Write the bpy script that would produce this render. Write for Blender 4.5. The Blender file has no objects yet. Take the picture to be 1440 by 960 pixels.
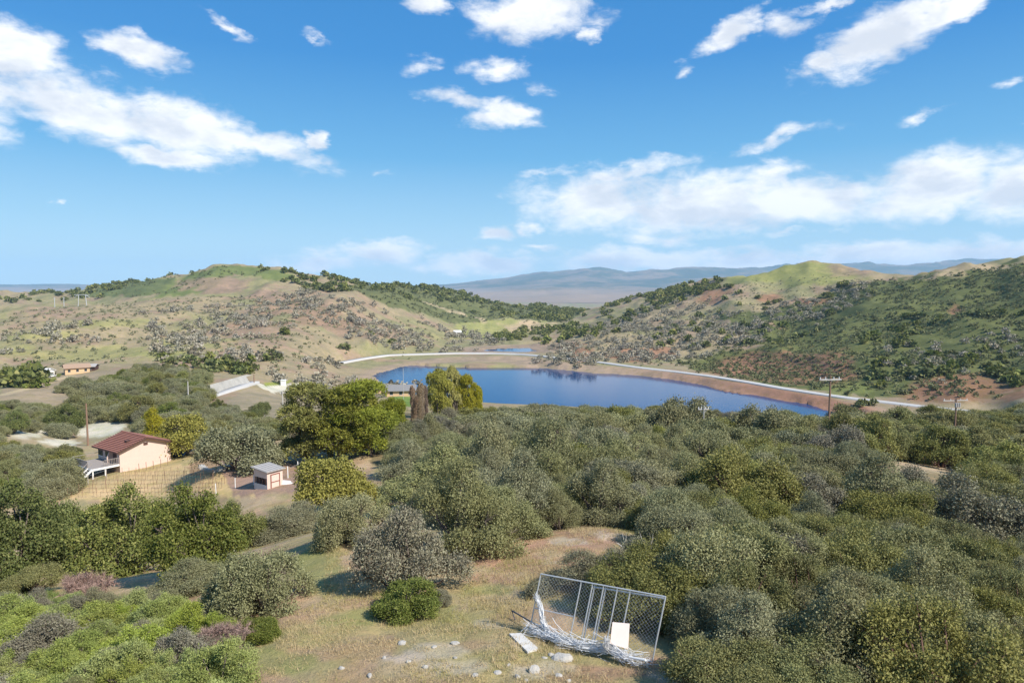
import bpy, math, random
import numpy as np
from mathutils import Vector

# ------------------------------------------------------------------ camera, sky, sun, exposure
SC = bpy.context.scene
COL = SC.collection
rad = math.radians
CAM_Z = 60.0            # metres above the lake surface (z = 0)
PITCH = rad(4.4)
FPX = 973.0             # focal length in pixels of a 1440 px wide picture

cam_d = bpy.data.cameras.new('camera')
cam_d.sensor_width = 36.0
cam_d.lens = FPX / 1440.0 * 36.0
cam_d.clip_start = 0.5
cam_d.clip_end = 90000.0
cam = bpy.data.objects.new('camera', cam_d)
cam.location = (0, 0, CAM_Z)
cam.rotation_euler = (math.pi / 2 - PITCH, 0, 0)
COL.objects.link(cam)
SC.camera = cam

SUN_AZ, SUN_EL = rad(126), rad(43)     # azimuth clockwise from +Y
SUN = Vector((math.sin(SUN_AZ) * math.cos(SUN_EL), math.cos(SUN_AZ) * math.cos(SUN_EL), math.sin(SUN_EL)))
sl = bpy.data.lights.new('sun', 'SUN')
sl.energy = 4.8
sl.angle = rad(0.53)
sl.color = (1.0, 0.95, 0.87)
so = bpy.data.objects.new('sun', sl)
so.rotation_euler = SUN.to_track_quat('Z', 'Y').to_euler()
so.location = (60, -40, 160)
COL.objects.link(so)

vs = SC.view_settings
vs.view_transform = 'Standard'
vs.look = 'None'
vs.gamma = 1.0
vs.use_curve_mapping = False
vs.exposure = 0.52
SC.cycles.use_denoising = True
SC.cycles.max_bounces = 6
SC.cycles.diffuse_bounces = 3
SC.cycles.glossy_bounces = 3
SC.cycles.transmission_bounces = 3
SC.cycles.transparent_max_bounces = 4
SC.cycles.volume_bounces = 1
SC.cycles.caustics_reflective = False
SC.cycles.caustics_refractive = False
SC.cycles.sample_clamp_indirect = 4.0

HAZE = 5.5e-5           # density of the air over the valley

CP, SP = math.cos(PITCH), math.sin(PITCH)


def ray(u, v):
    """direction in the world of the picture point (u, v), y component 1"""
    a, b = (u - 720.0) / FPX, (480.0 - v) / FPX
    y = CP + b * SP
    return a / y, 1.0, (b * CP - SP) / y


def px(u, v, Y):
    d = ray(u, v)
    return np.array([d[0] * Y, Y, CAM_Z + d[2] * Y])


def on_z(u, v, z=0.0):
    d = ray(u, v)
    return px(u, v, (z - CAM_Z) / d[2])


def proj(x, y, z):
    dz = z - CAM_Z
    f = y * CP - dz * SP
    h = y * SP + dz * CP
    f = np.where(np.abs(f) < 1e-3, 1e-3, f)
    return 720.0 + FPX * x / f, 480.0 - FPX * h / f, f


# ------------------------------------------------------------------ node helpers
class NT:
    def __init__(s, tree):
        s.t = tree
        tree.nodes.clear()

    def n(s, typ, **kw):
        nd = s.t.nodes.new(typ)
        for k, v in kw.items():
            if k == 'ins':
                for i, val in v.items():
                    if hasattr(val, 'is_output'):
                        s.t.links.new(val, nd.inputs[i])
                    else:
                        nd.inputs[i].default_value = val
            else:
                setattr(nd, k, v)
        return nd

    def math(s, op, a, b=0.0, c=None, clamp=False):
        nd = s.n('ShaderNodeMath', operation=op, use_clamp=clamp, ins={0: a, 1: b})
        if c is not None:
            if hasattr(c, 'is_output'):
                s.t.links.new(c, nd.inputs[2])
            else:
                nd.inputs[2].default_value = c
        return nd.outputs[0]

    def mix(s, fac, a, b, blend='MIX'):
        nd = s.n('ShaderNodeMix', data_type='RGBA', blend_type=blend)
        for i, val in ((0, fac), (6, a), (7, b)):
            if hasattr(val, 'is_output'):
                s.t.links.new(val, nd.inputs[i])
            elif i == 0:
                nd.inputs[i].default_value = val
            else:
                nd.inputs[i].default_value = (*val[:3], 1.0)
        return nd.outputs[2]

    def noise(s, vec, scale, detail=4.0, rough=0.55, dist=0.0):
        nd = s.n('ShaderNodeTexNoise', ins={'Scale': scale, 'Detail': detail, 'Roughness': rough, 'Distortion': dist})
        if vec is not None:
            s.t.links.new(vec, nd.inputs['Vector'])
        return nd.outputs['Fac']

    def ramp(s, fac, stops):
        nd = s.n('ShaderNodeValToRGB', ins={0: fac})
        el = nd.color_ramp.elements
        while len(el) < len(stops):
            el.new(0.5)
        for e, (p, c) in zip(el, stops):
            e.position = p
            e.color = (*c[:3], 1.0) if not isinstance(c, float) else (c, c, c, 1)
        return nd.outputs['Color']

    def smooth(s, x, lo, hi):
        nd = s.n('ShaderNodeMapRange', interpolation_type='SMOOTHSTEP', ins={0: x, 1: lo, 2: hi, 3: 0.0, 4: 1.0})
        return nd.outputs[0]

    def link(s, a, b):
        s.t.links.new(a, b)


# ------------------------------------------------------------------ world: clear sky with broken fair-weather cloud
world = bpy.data.worlds.new('World')
SC.world = world
world.use_nodes = True
W = NT(world.node_tree)
sky = W.n('ShaderNodeTexSky', sky_type='NISHITA', sun_disc=False, sun_elevation=SUN_EL, sun_rotation=SUN_AZ,
          altitude=300.0, air_density=1.0, dust_density=0.0, ozone_density=1.6)
skyc = W.n('ShaderNodeHueSaturation', ins={'Hue': 0.5, 'Saturation': 1.18, 'Value': 1.0, 'Color': sky.outputs[0]}).outputs[0]
skyc = W.mix(1.0, skyc, (0.62, 1.02, 1.12), 'MULTIPLY')
tc = W.n('ShaderNodeTexCoord')
sep = W.n('ShaderNodeSeparateXYZ', ins={0: tc.outputs['Generated']})
dx, dy, dz = sep.outputs
az = W.math('ARCTAN2', dx, dy)
hl = W.math('SQRT', W.math('ADD', W.math('MULTIPLY', dx, dx), W.math('MULTIPLY', dy, dy)))
el = W.math('ARCTAN2', dz, hl)
clear = W.ramp(W.smooth(el, -0.12, 0.62), [(0.0, (.58, .78, .92)), (0.10, (.56, .77, .92)), (0.2, (.37, .635, .86)), (0.36, (.14, .44, .78)), (0.62, (.04, .272, .68)), (1.0, (.024, .21, .58))])
skyc = W.mix(0.85, skyc, W.n('ShaderNodeVectorMath', operation='SCALE', ins={0: clear, 'Scale': 8.7}).outputs[0])
# billow coordinates: directions stretched vertically so that puffs stay flat-based
cv = W.n('ShaderNodeCombineXYZ', ins={0: W.math('MULTIPLY', az, 1.0), 1: W.math('MULTIPLY', el, 2.0), 2: 0.0}).outputs[0]
n_big = W.noise(cv, 6.5, 9.0, 0.58, 0.25)
n_fine = W.noise(cv, 26.0, 7.0, 0.62, 0.4)


def blob_dir(u, v):
    d = Vector(ray(u, v))
    return math.atan2(d.x, d.y), math.atan2(d.z, math.hypot(d.x, d.y))


# clouds of the day: (u, v, half width, half height, tilt in degrees, weight), also beyond the frame
CLOUD_LO, CLOUD_HI = (6.5, 6.9, 7.6), (9.6, 9.6, 9.6)
CLOUDS = [
    (20, 75, 75, 42, 0, 1.0), (120, 150, 150, 42, 8, 1.05), (260, 178, 130, 38, 12, 1.0), (370, 207, 90, 22, 8, .85),
    (245, 218, 75, 16, 6, .9), (442, 197, 18, 12, 0, .8), (195, 73, 75, 22, 14, .85), (318, 40, 36, 10, 22, .6),
    (450, 60, 28, 7, 16, .42), (603, 8, 40, 16, 0, .85), (752, 22, 82, 42, 0, 1.0), (828, 52, 15, 16, 0, .7),
    (690, 97, 40, 22, 5, .62), (640, 140, 60, 14, 12, .7), (708, 166, 48, 22, 0, .95), (765, 122, 26, 13, 10, .5),
    (596, 92, 34, 10, -8, .45), (1032, 42, 46, 18, -18, .8), (1100, 36, 40, 17, 0, .6), (970, 92, 18, 10, -20, .42),
    (1240, 55, 130, 36, -17, 1.05), (1340, 18, 70, 22, -17, .9), (1160, 88, 46, 20, 0, .9), (1300, 163, 42, 8, -8, .45),
    (1425, 118, 34, 9, -10, .45), (1430, 176, 30, 8, -10, .45), (1090, 196, 76, 12, -10, .72), (1170, 8, 40, 9, -12, .55),
    (850, 282, 120, 44, 0, 1.05), (980, 290, 170, 46, -3, 1.08), (1140, 285, 150, 34, -5, 1.05), (1310, 262, 150, 42, -8, 1.08),
    (1430, 262, 90, 46, -4, 1.08), (870, 240, 110, 16, -5, .6), (1085, 240, 52, 22, 0, .72), (770, 238, 50, 8, -4, .5),
    (699, 327, 30, 14, 0, .85), (746, 322, 18, 11, 0, .7), (935, 335, 110, 12, 0, .7), (760, 351, 30, 6, 0, .6),
    (1120, 330, 70, 6, -2, .5), (540, 355, 62, 14, 0, 1.), (450, 366, 90, 14, 0, .75), (690, 371, 74, 15, 0, 1.),
    (900, 368, 120, 18, 0, 1.), (1040, 367, 120, 16, 0, .9), (1220, 362, 140, 18, 0, 1.), (1390, 356, 120, 19, 0, 1.),
    (100, 277, 16, 7, 0, .65), (532, 238, 20, 8, 0, .45), (590, 372, 40, 10, 0, .45),
    (-140, 130, 150, 60, 6, 1.0), (-300, 300, 170, 40, 0, 1.0), (-420, 60, 140, 60, 0, 1.0), (1600, 250, 170, 46, -5, 1.05),
    (1700, 60, 150, 60, 0, 1.0), (700, -120, 150, 50, 0, 1.0), (250, -200, 170, 60, 0, 1.0), (1200, -220, 170, 60, 0, 1.0),
    (1850, 300, 150, 40, 0, 1.0),
]
wv = W.n('ShaderNodeTexNoise', ins={'Scale': 9.0, 'Detail': 6.0, 'Roughness': 0.62})
W.link(cv, wv.inputs['Vector'])
wv2 = W.n('ShaderNodeVectorMath', operation='SUBTRACT', ins={0: wv.outputs['Color'], 1: (0.5, 0.5, 0.5)}).outputs[0]
dirv = W.n('ShaderNodeCombineXYZ', ins={0: az, 1: el, 2: 0.0}).outputs[0]
wvec = W.n('ShaderNodeVectorMath', operation='MULTIPLY_ADD', ins={0: wv2, 1: (0.13, 0.062, 0.0), 2: dirv}).outputs[0]
classes = {}
for (u, v, rw, rh, tilt, wt) in CLOUDS:
    a0, e0 = blob_dir(u, v)
    a1, _ = blob_dir(u + rw, v)
    _, e1 = blob_dir(u, v - rh)
    mpn = W.n('ShaderNodeMapping', vector_type='TEXTURE')
    W.link(wvec, mpn.inputs[0])
    mpn.inputs['Location'].default_value = (a0, e0, 0)
    mpn.inputs['Rotation'].default_value = (0, 0, rad(-tilt))
    mpn.inputs['Scale'].default_value = ((a1 - a0) * 1.55, (e1 - e0) * 1.6, 1.0)
    g = W.n('ShaderNodeTexGradient', gradient_type='SPHERICAL', ins={0: mpn.outputs[0]}).outputs['Fac']
    k = 0.5 if wt < .55 else 0.72 if wt < .78 else 1.0
    classes[k] = g if k not in classes else W.math('MAXIMUM', classes[k], g)
dens = None
for k, g in classes.items():
    g = W.math('MULTIPLY', g, k)
    dens = g if dens is None else W.math('MAXIMUM', dens, g)
# the sky outside the frame carries the same scatter of broken cloud
behind = W.math('MULTIPLY', W.smooth(W.math('ABSOLUTE', az), 0.85, 1.1), W.smooth(el, 0.02, 0.1))
gen = W.math('MULTIPLY', behind, W.smooth(W.noise(cv, 2.2, 3.0, 0.5), 0.45, 0.75))
dens = W.math('MAXIMUM', dens, W.math('MULTIPLY', gen, 0.8))
nz = W.math('ADD', W.math('MULTIPLY', n_big, 0.5), W.math('MULTIPLY', n_fine, 0.62))
edge = W.math('ADD', dens, W.math('SUBTRACT', W.math('MULTIPLY', nz, 1.25), 0.98))
cover = W.math('MULTIPLY', W.smooth(edge, -0.10, 0.46), W.smooth(dens, 0.0, 0.22))
# puffs are bright on the side of the sun, thick middles and flat bases greyer
up = W.n('ShaderNodeVectorMath', operation='ADD', ins={0: cv, 1: (0.022, 0.045, 0.0)}).outputs[0]
n_up = W.noise(up, 6.5, 5.0, 0.58, 0.25)
lit = W.math('SUBTRACT', n_big, n_up)
lit = W.smooth(W.math('SUBTRACT', W.math('MULTIPLY', lit, 3.2), W.math('MULTIPLY', edge, 0.55)), -0.75, 0.12)
ccol = W.mix(lit, CLOUD_LO, CLOUD_HI)
final = W.mix(W.math('MULTIPLY', cover, 0.97), skyc, ccol)
bg = W.n('ShaderNodeBackground', ins={'Color': final, 'Strength': 0.085})
wo = W.n('ShaderNodeOutputWorld', ins={0: bg.outputs[0]})

world.cycles.sampling_method = 'NONE'

# ------------------------------------------------------------------ numpy noise
def vnoise(x, y, seed=0):
    xi, yi = np.floor(x).astype(np.int64), np.floor(y).astype(np.int64)
    xf, yf = x - xi, y - yi
    xf, yf = xf * xf * (3 - 2 * xf), yf * yf * (3 - 2 * yf)

    def h(a, b):
        k = (a * 374761393 + b * 668265263 + seed * 1442695041) & 0xFFFFFFFF
        k = ((k ^ (k >> 13)) * 1274126177) & 0xFFFFFFFF
        k = ((k ^ (k >> 16)) * 2246822519) & 0xFFFFFFFF
        return ((k ^ (k >> 15)) & 0xFFFF) / 65535.0
    a, b, c, d = h(xi, yi), h(xi + 1, yi), h(xi, yi + 1), h(xi + 1, yi + 1)
    return (a + (b - a) * xf) * (1 - yf) + (c + (d - c) * xf) * yf


def fbm(x, y, scale, oct=4, seed=0, ridged=False):
    s = np.zeros_like(x, dtype=float)
    amp, tot, f = 1.0, 0.0, 1.0 / scale
    for i in range(oct):
        n = vnoise(x * f + 17.3 * i, y * f - 9.1 * i, seed + i * 7)
        if ridged:
            n = 1 - np.abs(2 * n - 1)
        s += n * amp
        tot += amp
        amp *= 0.5
        f *= 2.03
    return s / tot


def sstep(x, a, b):
    t = np.clip((x - a) / (b - a), 0, 1)
    return t * t * (3 - 2 * t)


def in_poly(x, y, poly):
    x, y = np.asarray(x, float), np.asarray(y, float)
    r = np.zeros(x.shape, bool)
    n = len(poly)
    for i in range(n):
        x0, y0 = poly[i]
        x1, y1 = poly[(i + 1) % n]
        if y0 == y1:
            continue
        c = ((y0 > y) != (y1 > y)) & (x < (x1 - x0) * (y - y0) / (y1 - y0) + x0)
        r ^= c
    return r


def seg_dist(x, y, pts, closed=False):
    """distance to a polyline, with the parameter of the nearest point"""
    best = np.full(np.shape(x), 1e9)
    par = np.zeros(np.shape(x))
    n = len(pts)
    for i in range(n if closed else n - 1):
        ax, ay = pts[i][:2]
        bx, by = pts[(i + 1) % n][:2]
        ex, ey = bx - ax, by - ay
        t = np.clip(((x - ax) * ex + (y - ay) * ey) / (ex * ex + ey * ey + 1e-9), 0, 1)
        d = np.hypot(x - ax - t * ex, y - ay - t * ey)
        m = d < best
        best = np.where(m, d, best)
        par = np.where(m, i + t, par)
    return best, par


# ------------------------------------------------------------------ the land
LAKE = [tuple(on_z(u, v)[:2]) for u, v in [
    (522, 537), (540, 524), (562, 517), (600, 511.5), (650, 509.5), (700, 509.5), (735, 510), (744, 515), (775, 520), (830, 523.5),
    (900, 528), (960, 537), (1020, 548), (1080, 559), (1140, 571), (1190, 583), (1150, 600), (950, 606), (700, 602),
    (612, 584), (560, 564), (522, 550)]]
POND = [tuple(on_z(u, v, 0.6)[:2]) for u, v in [(676, 493.5), (700, 490.5), (742, 489.5), (752, 492.5), (742, 495.0), (700, 495.5)]]

K = []          # control points (x, y, z)


def cp(u, v, Y, dz=0.0):
    p = px(u, v, Y)
    K.append((p[0], p[1], p[2] + dz))


def cz(x, y, z):
    K.append((x, y, z))


# foreground spur, ground under the brush
for a in [(830, 925, 17.4), (640, 945, 16.4), (400, 905, 19), (560, 862, 22), (640, 800, 27), (860, 748, 31), (450, 765, 33),
          (100, 930, 20.5), (760, 770, 29.5), (960, 800, 27), (1000, 930, 17), (1200, 950, 17.5), (1440, 950, 19), (250, 870, 27), (20, 870, 29)]:
    cp(*a)
cp(200, 802, 45); cp(30, 800, 47); cp(330, 760, 52); cp(380, 689, 80); cp(480, 712, 62); cp(300, 668, 92)
cp(205, 660, 115); cp(165, 664, 113); cp(245, 650, 119); cp(150, 692, 97); cp(60, 696, 100); cp(440, 655, 97); cp(380, 640, 105)
cp(150, 745, 68, -2.5); cp(250, 735, 68, -2.5); cp(50, 745, 68, -3); cp(120, 706, 88, -.8); cp(230, 704, 86, -.8); cp(320, 712, 74, -.8); cp(420, 712, 66, -.5); cp(205, 650, 122, .3)
cp(560, 640, 80, -2.5); cp(700, 640, 72, -3); cp(700, 590, 112, -4); cp(820, 585, 120, -4); cp(900, 640, 78, -3.2)
cp(1000, 600, 108, -4); cp(1100, 605, 105, -4); cp(1100, 660, 70, -3.2); cp(1250, 700, 56, -3); cp(1400, 720, 53, -3)
cp(1300, 662, 80, -0.5); cp(1400, 640, 100, -3.5); cp(1250, 600, 130, -4); cp(1420, 600, 150, -4); cp(1300, 580, 178, -4); cp(1430, 578, 190, -4)
cp(600, 585, 130, -4); cp(560, 592, 128); cp(1180, 590, 140, -4)
cz(0, -14, 51.5); cz(-30, -20, 50); cz(35, -25, 52); cz(0, -80, 54); cz(-150, -60, 42); cz(170, -60, 47); cz(0, -400, 62)
cz(-500, -300, 60); cz(520, -250, 70); cz(0, -1500, 90); cz(-1800, -400, 70); cz(1700, -300, 110)
cz(0, 0, 51.2); cz(10, 8, 51); cz(-12, 8, 50.4)
# valley on the left between the spur and the far hill
cp(100, 620, 190); cp(0, 605, 185); cp(30, 560, 245); cp(60, 545, 280); cp(120, 527, 330); cp(0, 520, 350); cp(230, 520, 345)
cp(270, 566, 235); cp(330, 545, 275); cp(365, 540, 300); cp(390, 548, 320); cp(300, 600, 175); cp(350, 585, 200); cp(440, 560, 285)
cp(500, 560, 270); cp(560, 552, 265); cp(590, 560, 250); cp(480, 540, 380); cp(470, 515, 490); cp(490, 510, 520)
cp(-200, 600, 200); cp(-300, 520, 400)
# left hill
for a in [(100, 480, 470), (250, 490, 440), (330, 500, 430), (400, 490, 470), (20, 470, 560), (40, 432, 760), (150, 440, 700), (230, 428, 800),
          (300, 440, 700), (120, 428, 820), (420, 425, 780), (500, 455, 640), (430, 482, 520), (590, 468, 690), (640, 492, 645), (550, 495, 590),
          (480, 500, 540), (330, 400, 960), (350, 420, 830), (560, 430, 900), (520, 480, 580), (620, 480, 680)]:
    cp(*a)
SKY_PTS = [(-150, 413, 1800), (0, 413, 1900), (60, 415, 1700), (112, 413, 1450), (150, 397, 1350), (200, 394, 1330), (245, 388, 1250), (300, 374, 1150), (345, 375, 1150), (395, 380, 1120),
           (430, 390, 1080), (470, 394, 1120), (510, 404, 1150), (560, 401, 1300), (605, 407, 1350), (650, 414, 1420), (700, 423, 1480), (760, 431, 1550), (805, 437, 1650)]
SKY_PTS += [(840, 435, 1650), (880, 424, 1450), (930, 409, 1250), (985, 398, 1130), (1040, 388, 1060), (1100, 378, 1010), (1140, 373, 980), (1180, 377, 950), (1225, 388, 900),
            (1260, 394, 860), (1300, 388, 800), (1335, 380, 770), (1385, 376, 740), (1440, 364, 700), (1550, 350, 640)]
for a in SKY_PTS:
    cp(*a)
    p = px(*a)
    cz(p[0] * 1.35, p[1] * 1.35, p[2] - 30 - 0.02 * a[2])
# behind the fore-ridge of the left hill the ground dips before the green summit
cp(150, 425, 1000, -14); cp(60, 428, 1000, -12); cp(270, 400, 1040); cp(230, 412, 1000)
# valley head, meadow behind the dam, lower ground between the ridges
for a in [(720, 465, 950), (660, 463, 960), (760, 462, 1000), (800, 452, 1250), (815, 441, 1500), (620, 440, 1150), (680, 445, 1200), (580, 420, 1200), (700, 480, 780), (760, 478, 800), (640, 480, 790)]:
    cp(*a)
cz(150, 2600, -14); cz(300, 5000, -58); cz(0, 9000, -60); cz(-4000, 7000, -55); cz(4000, 7000, -55); cz(8000, 15000, -60); cz(-8000, 15000, -60); cz(0, 17500, -60)
cz(-3500, 2500, 10); cz(3500, 2500, 20); cz(-16000, 3000, -50); cz(16000, 3000, -50); cz(0, -17000, -40)
# right hill
for a in [(800, 506, 600), (815, 498, 610), (870, 490, 640), (850, 470, 760), (900, 470, 760), (950, 440, 900), (1000, 440, 850), (1000, 480, 640), (960, 500, 570),
          (1100, 470, 640), (1060, 440, 780), (1100, 410, 880), (1160, 420, 790), (1200, 440, 640), (1240, 410, 740), (1300, 450, 560), (1300, 420, 640), (1400, 450, 490), (1400, 410, 600),
          (1300, 500, 430), (1200, 490, 480), (1430, 520, 380), (1350, 555, 335), (1050, 510, 520), (1150, 530, 430), (1430, 556, 320), (1440, 480, 430)]:
    cp(*a)
cz(330, 230, 14); cz(420, 330, 18); cz(600, 300, 50)
ROADP = [(838, 508.5), (870, 513), (900, 517), (950, 522.5), (1000, 529), (1050, 537), (1100, 546), (1150, 553.5), (1200, 560.5), (1250, 566), (1300, 572), (1380, 580)]
ROAD = [on_z(u, v, 3.4) for u, v in ROADP]
DAMR = [on_z(u, v, 3.2) for u, v in [(478, 511), (510, 505), (545, 500), (590, 498.6), (640, 497.3), (690, 497.3), (730, 498.6), (757, 501), (790, 505), (838, 508.5)]]
for p in ROAD + DAMR:
    cz(*p)

K = np.array(K)


def qspace(x, y):
    r = np.hypot(x, y) + 1e-6
    L = np.log1p(r / 15.0)
    return L * x / r, L * y / r


kx, ky = qspace(K[:, 0], K[:, 1])
EPS2 = 0.02 ** 2


def phi(d2):
    return np.sqrt(d2 + EPS2)


A = phi((kx[:, None] - kx[None]) ** 2 + (ky[:, None] - ky[None]) ** 2)
N = len(K)
A = A - np.eye(N) * 0.0015
M = np.zeros((N + 3, N + 3))
M[:N, :N] = A
M[:N, N] = 1; M[:N, N + 1] = kx; M[:N, N + 2] = ky
M[N:, :N] = M[:N, N:].T
COEF = np.linalg.solve(M, np.concatenate([K[:, 2], [0, 0, 0]]))


def base_height(x, y):
    sh = x.shape
    qx, qy = qspace(x.ravel(), y.ravel())
    out = np.empty(qx.shape)
    for s in range(0, len(qx), 40000):
        e = slice(s, s + 40000)
        d = phi((qx[e, None] - kx[None]) ** 2 + (qy[e, None] - ky[None]) ** 2)
        out[e] = d @ COEF[:N] + COEF[N] + COEF[N + 1] * qx[e] + COEF[N + 2] * qy[e]
    return out.reshape(sh)


def height(x, y):
    z = base_height(x, y)
    r = np.hypot(x, y)
    far = sstep(r, 300, 600) * (1 - sstep(r, 2500, 4500))
    dlk, _ = seg_dist(x, y, LAKE, True)
    drd = np.minimum(seg_dist(x, y, ROAD)[0], seg_dist(x, y, DAMR)[0])
    far_n = far * (.08 + .92 * sstep(np.minimum(dlk, drd), 8, 110))
    z = z + far_n * ((fbm(x, y, 130, 4, 3, True) - 0.62) * 21 + (fbm(x, y, 38, 4, 11, True) - 0.62) * 8)
    mid = sstep(r, 60, 140) * (1 - far)
    z = z + mid * (fbm(x, y, 40, 3, 5) - 0.5) * 2.0
    near = 1 - sstep(r, 60, 140)
    z = z + near * ((fbm(x, y, 6.0, 4, 23) - 0.5) * 0.5 + (fbm(x, y, 0.9, 3, 29) - 0.5) * 0.16)
    for poly, lvl in ((LAKE, 0.0), (POND, 0.6)):
        sel = (r > 200) & (r < 900)
        d, _ = seg_dist(x, y, poly, True)
        d = d + (fbm(x, y, 14, 2, 41) - 0.5) * 4
        ins = in_poly(x + (fbm(x, y, 34, 3, 43) - .5) * 22, y + (fbm(x, y, 34, 3, 47) - .5) * 22, poly)
        zi = lvl - np.minimum(d * 0.25, 5) - 0.25
        bank = lvl + 0.12 * d + 0.15
        zo = np.where(d < 30, np.maximum(np.minimum(z, bank + 0.9 * np.maximum(d - 4, 0) * 0.4), bank * 0.6), np.maximum(z, lvl + 1.2))
        z = np.where(sel, np.where(ins, zi, np.where((d < 120), zo, z)), z)
    for pts, w in ((ROAD, 6.0), (DAMR, 5.0)):
        d, par = seg_dist(x, y, pts)
        i = np.clip(par.astype(int), 0, len(pts) - 2)
        pz = np.array([p[2] for p in pts])
        rz = pz[i] + (pz[i + 1] - pz[i]) * (par - i)
        k = 1 - sstep(d, w, w + 9)
        z = z * (1 - k) + (rz - 0.1) * k
    return z


TH = np.concatenate([np.arange(-180, -48, 2.5), np.arange(-46, 46, 0.185), np.arange(48, 180.01, 2.5)])
TH = np.radians(TH)
RR = np.concatenate([np.geomspace(1.5, 14, 14, endpoint=False), np.geomspace(14, 60, 84, endpoint=False), np.geomspace(60, 300, 72, endpoint=False),
                     np.geomspace(300, 1750, 195, endpoint=False), np.geomspace(1750, 18000, 28)])
TT, RG = np.meshgrid(TH, RR)          # rows = rings
GX, GY = RG * np.sin(TT), RG * np.cos(TT)
GZ = height(GX, GY)
GZ[:, -1] = GZ[:, 0]
NR, NTH = GZ.shape


def gz(x, y):
    """height of the ground mesh at a point"""
    x, y = np.asarray(x, float), np.asarray(y, float)
    r = np.clip(np.hypot(x, y), RR[0], RR[-1] * 0.999)
    t = np.arctan2(x, y)
    i = np.clip(np.searchsorted(RR, r) - 1, 0, NR - 2)
    j = np.clip(np.searchsorted(TH, t) - 1, 0, NTH - 2)
    a = (r - RR[i]) / (RR[i + 1] - RR[i])
    b = (t - TH[j]) / (TH[j + 1] - TH[j])
    return (GZ[i, j] * (1 - b) + GZ[i, j + 1] * b) * (1 - a) + (GZ[i + 1, j] * (1 - b) + GZ[i + 1, j + 1] * b) * a


def hit(u, v, y0=6.0, y1=3000.0):
    """where the line of sight through (u, v) meets the ground"""
    Ys = np.geomspace(y0, y1, 3000)
    d = ray(u, v)
    X, Z = d[0] * Ys, CAM_Z + d[2] * Ys
    g = gz(X, Ys)
    k = np.argmax(Z < g)
    if not (Z < g).any():
        k = len(Ys) - 1
    return np.array([X[k], Ys[k], float(g[k])])


# what of the land is in view: running horizon along each bearing
ELEV = (GZ - CAM_Z) / RG
HORIZON = np.maximum.accumulate(ELEV, axis=0)


def in_view(x, y, z, h):
    """true where a thing of height h standing at (x, y, z) shows above nearer ground"""
    r = np.hypot(x, y)
    t = np.arctan2(x, y)
    i = np.clip(np.searchsorted(RR, r * 0.985) - 2, 0, NR - 1)
    j = np.clip(np.searchsorted(TH, t), 0, NTH - 1)
    return (z + h * 0.9 - CAM_Z) / r > HORIZON[i, j]


# ------------------------------------------------------------------ mesh helpers
def np_mesh(name, V, F, attrs=None, smooth=False, mat_idx=None):
    V = np.asarray(V, np.float32)
    F = np.asarray(F, np.int32)
    me = bpy.data.meshes.new(name)
    me.vertices.add(len(V))
    me.vertices.foreach_set('co', V.ravel())
    k = F.shape[1]
    me.loops.add(F.size)
    me.loops.foreach_set('vertex_index', F.ravel())
    me.polygons.add(len(F))
    me.polygons.foreach_set('loop_start', np.arange(len(F), dtype=np.int32) * k)
    try:
        me.polygons.foreach_set('loop_total', np.full(len(F), k, np.int32))
    except Exception:
        pass
    if smooth:
        me.polygons.foreach_set('use_smooth', np.ones(len(F), bool))
    if mat_idx is not None:
        me.polygons.foreach_set('material_index', np.asarray(mat_idx, np.int32))
    for nm, dom, typ, arr in (attrs or []):
        at = me.attributes.new(nm, typ, dom)
        at.data.foreach_set('color' if 'COLOR' in typ else 'value', np.asarray(arr, np.float32).ravel())
    me.update()
    me.validate()
    return me


def link(name, me, mat=None, parent=None, loc=None, rotz=None, scale=None):
    o = bpy.data.objects.new(name, me)
    COL.objects.link(o)
    if mat is not None and me is not None:
        for m in (mat if isinstance(mat, (list, tuple)) else [mat]):
            if me.materials.find(m.name) < 0:
                me.materials.append(m)
    if parent is not None:
        o.parent = parent
    if loc is not None:
        o.location = loc
    if rotz is not None:
        o.rotation_euler = (0, 0, rotz)
    if scale is not None:
        o.scale = scale
    return o


def tag(o, label=None, cat=None, group=None, kind=None):
    for k, v in (('label', label), ('category', cat), ('group', group), ('kind', kind)):
        if v:
            o[k] = v
    return o


# ------------------------------------------------------------------ materials
def new_mat(name):
    m = bpy.data.materials.new(name)
    m.use_nodes = True
    return m, NT(m.node_tree)


def plain(name, col, rough=0.8, var=0.25, scale=3.0, bump=0.0, metal=0.0):
    m, t = new_mat(name)
    co = t.n('ShaderNodeTexCoord').outputs['Object']
    n = t.noise(co, scale, 6, 0.65)
    c = t.mix(n, [x * (1 - var) for x in col], [min(1, x * (1 + var)) for x in col])
    b = t.n('ShaderNodeBsdfPrincipled', ins={'Base Color': c, 'Roughness': rough, 'Metallic': metal})
    if bump:
        bp = t.n('ShaderNodeBump', ins={'Strength': bump, 'Distance': 0.05, 'Height': n})
        t.link(bp.outputs[0], b.inputs['Normal'])
    t.n('ShaderNodeOutputMaterial', ins={0: b.outputs[0]})
    return m


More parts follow.
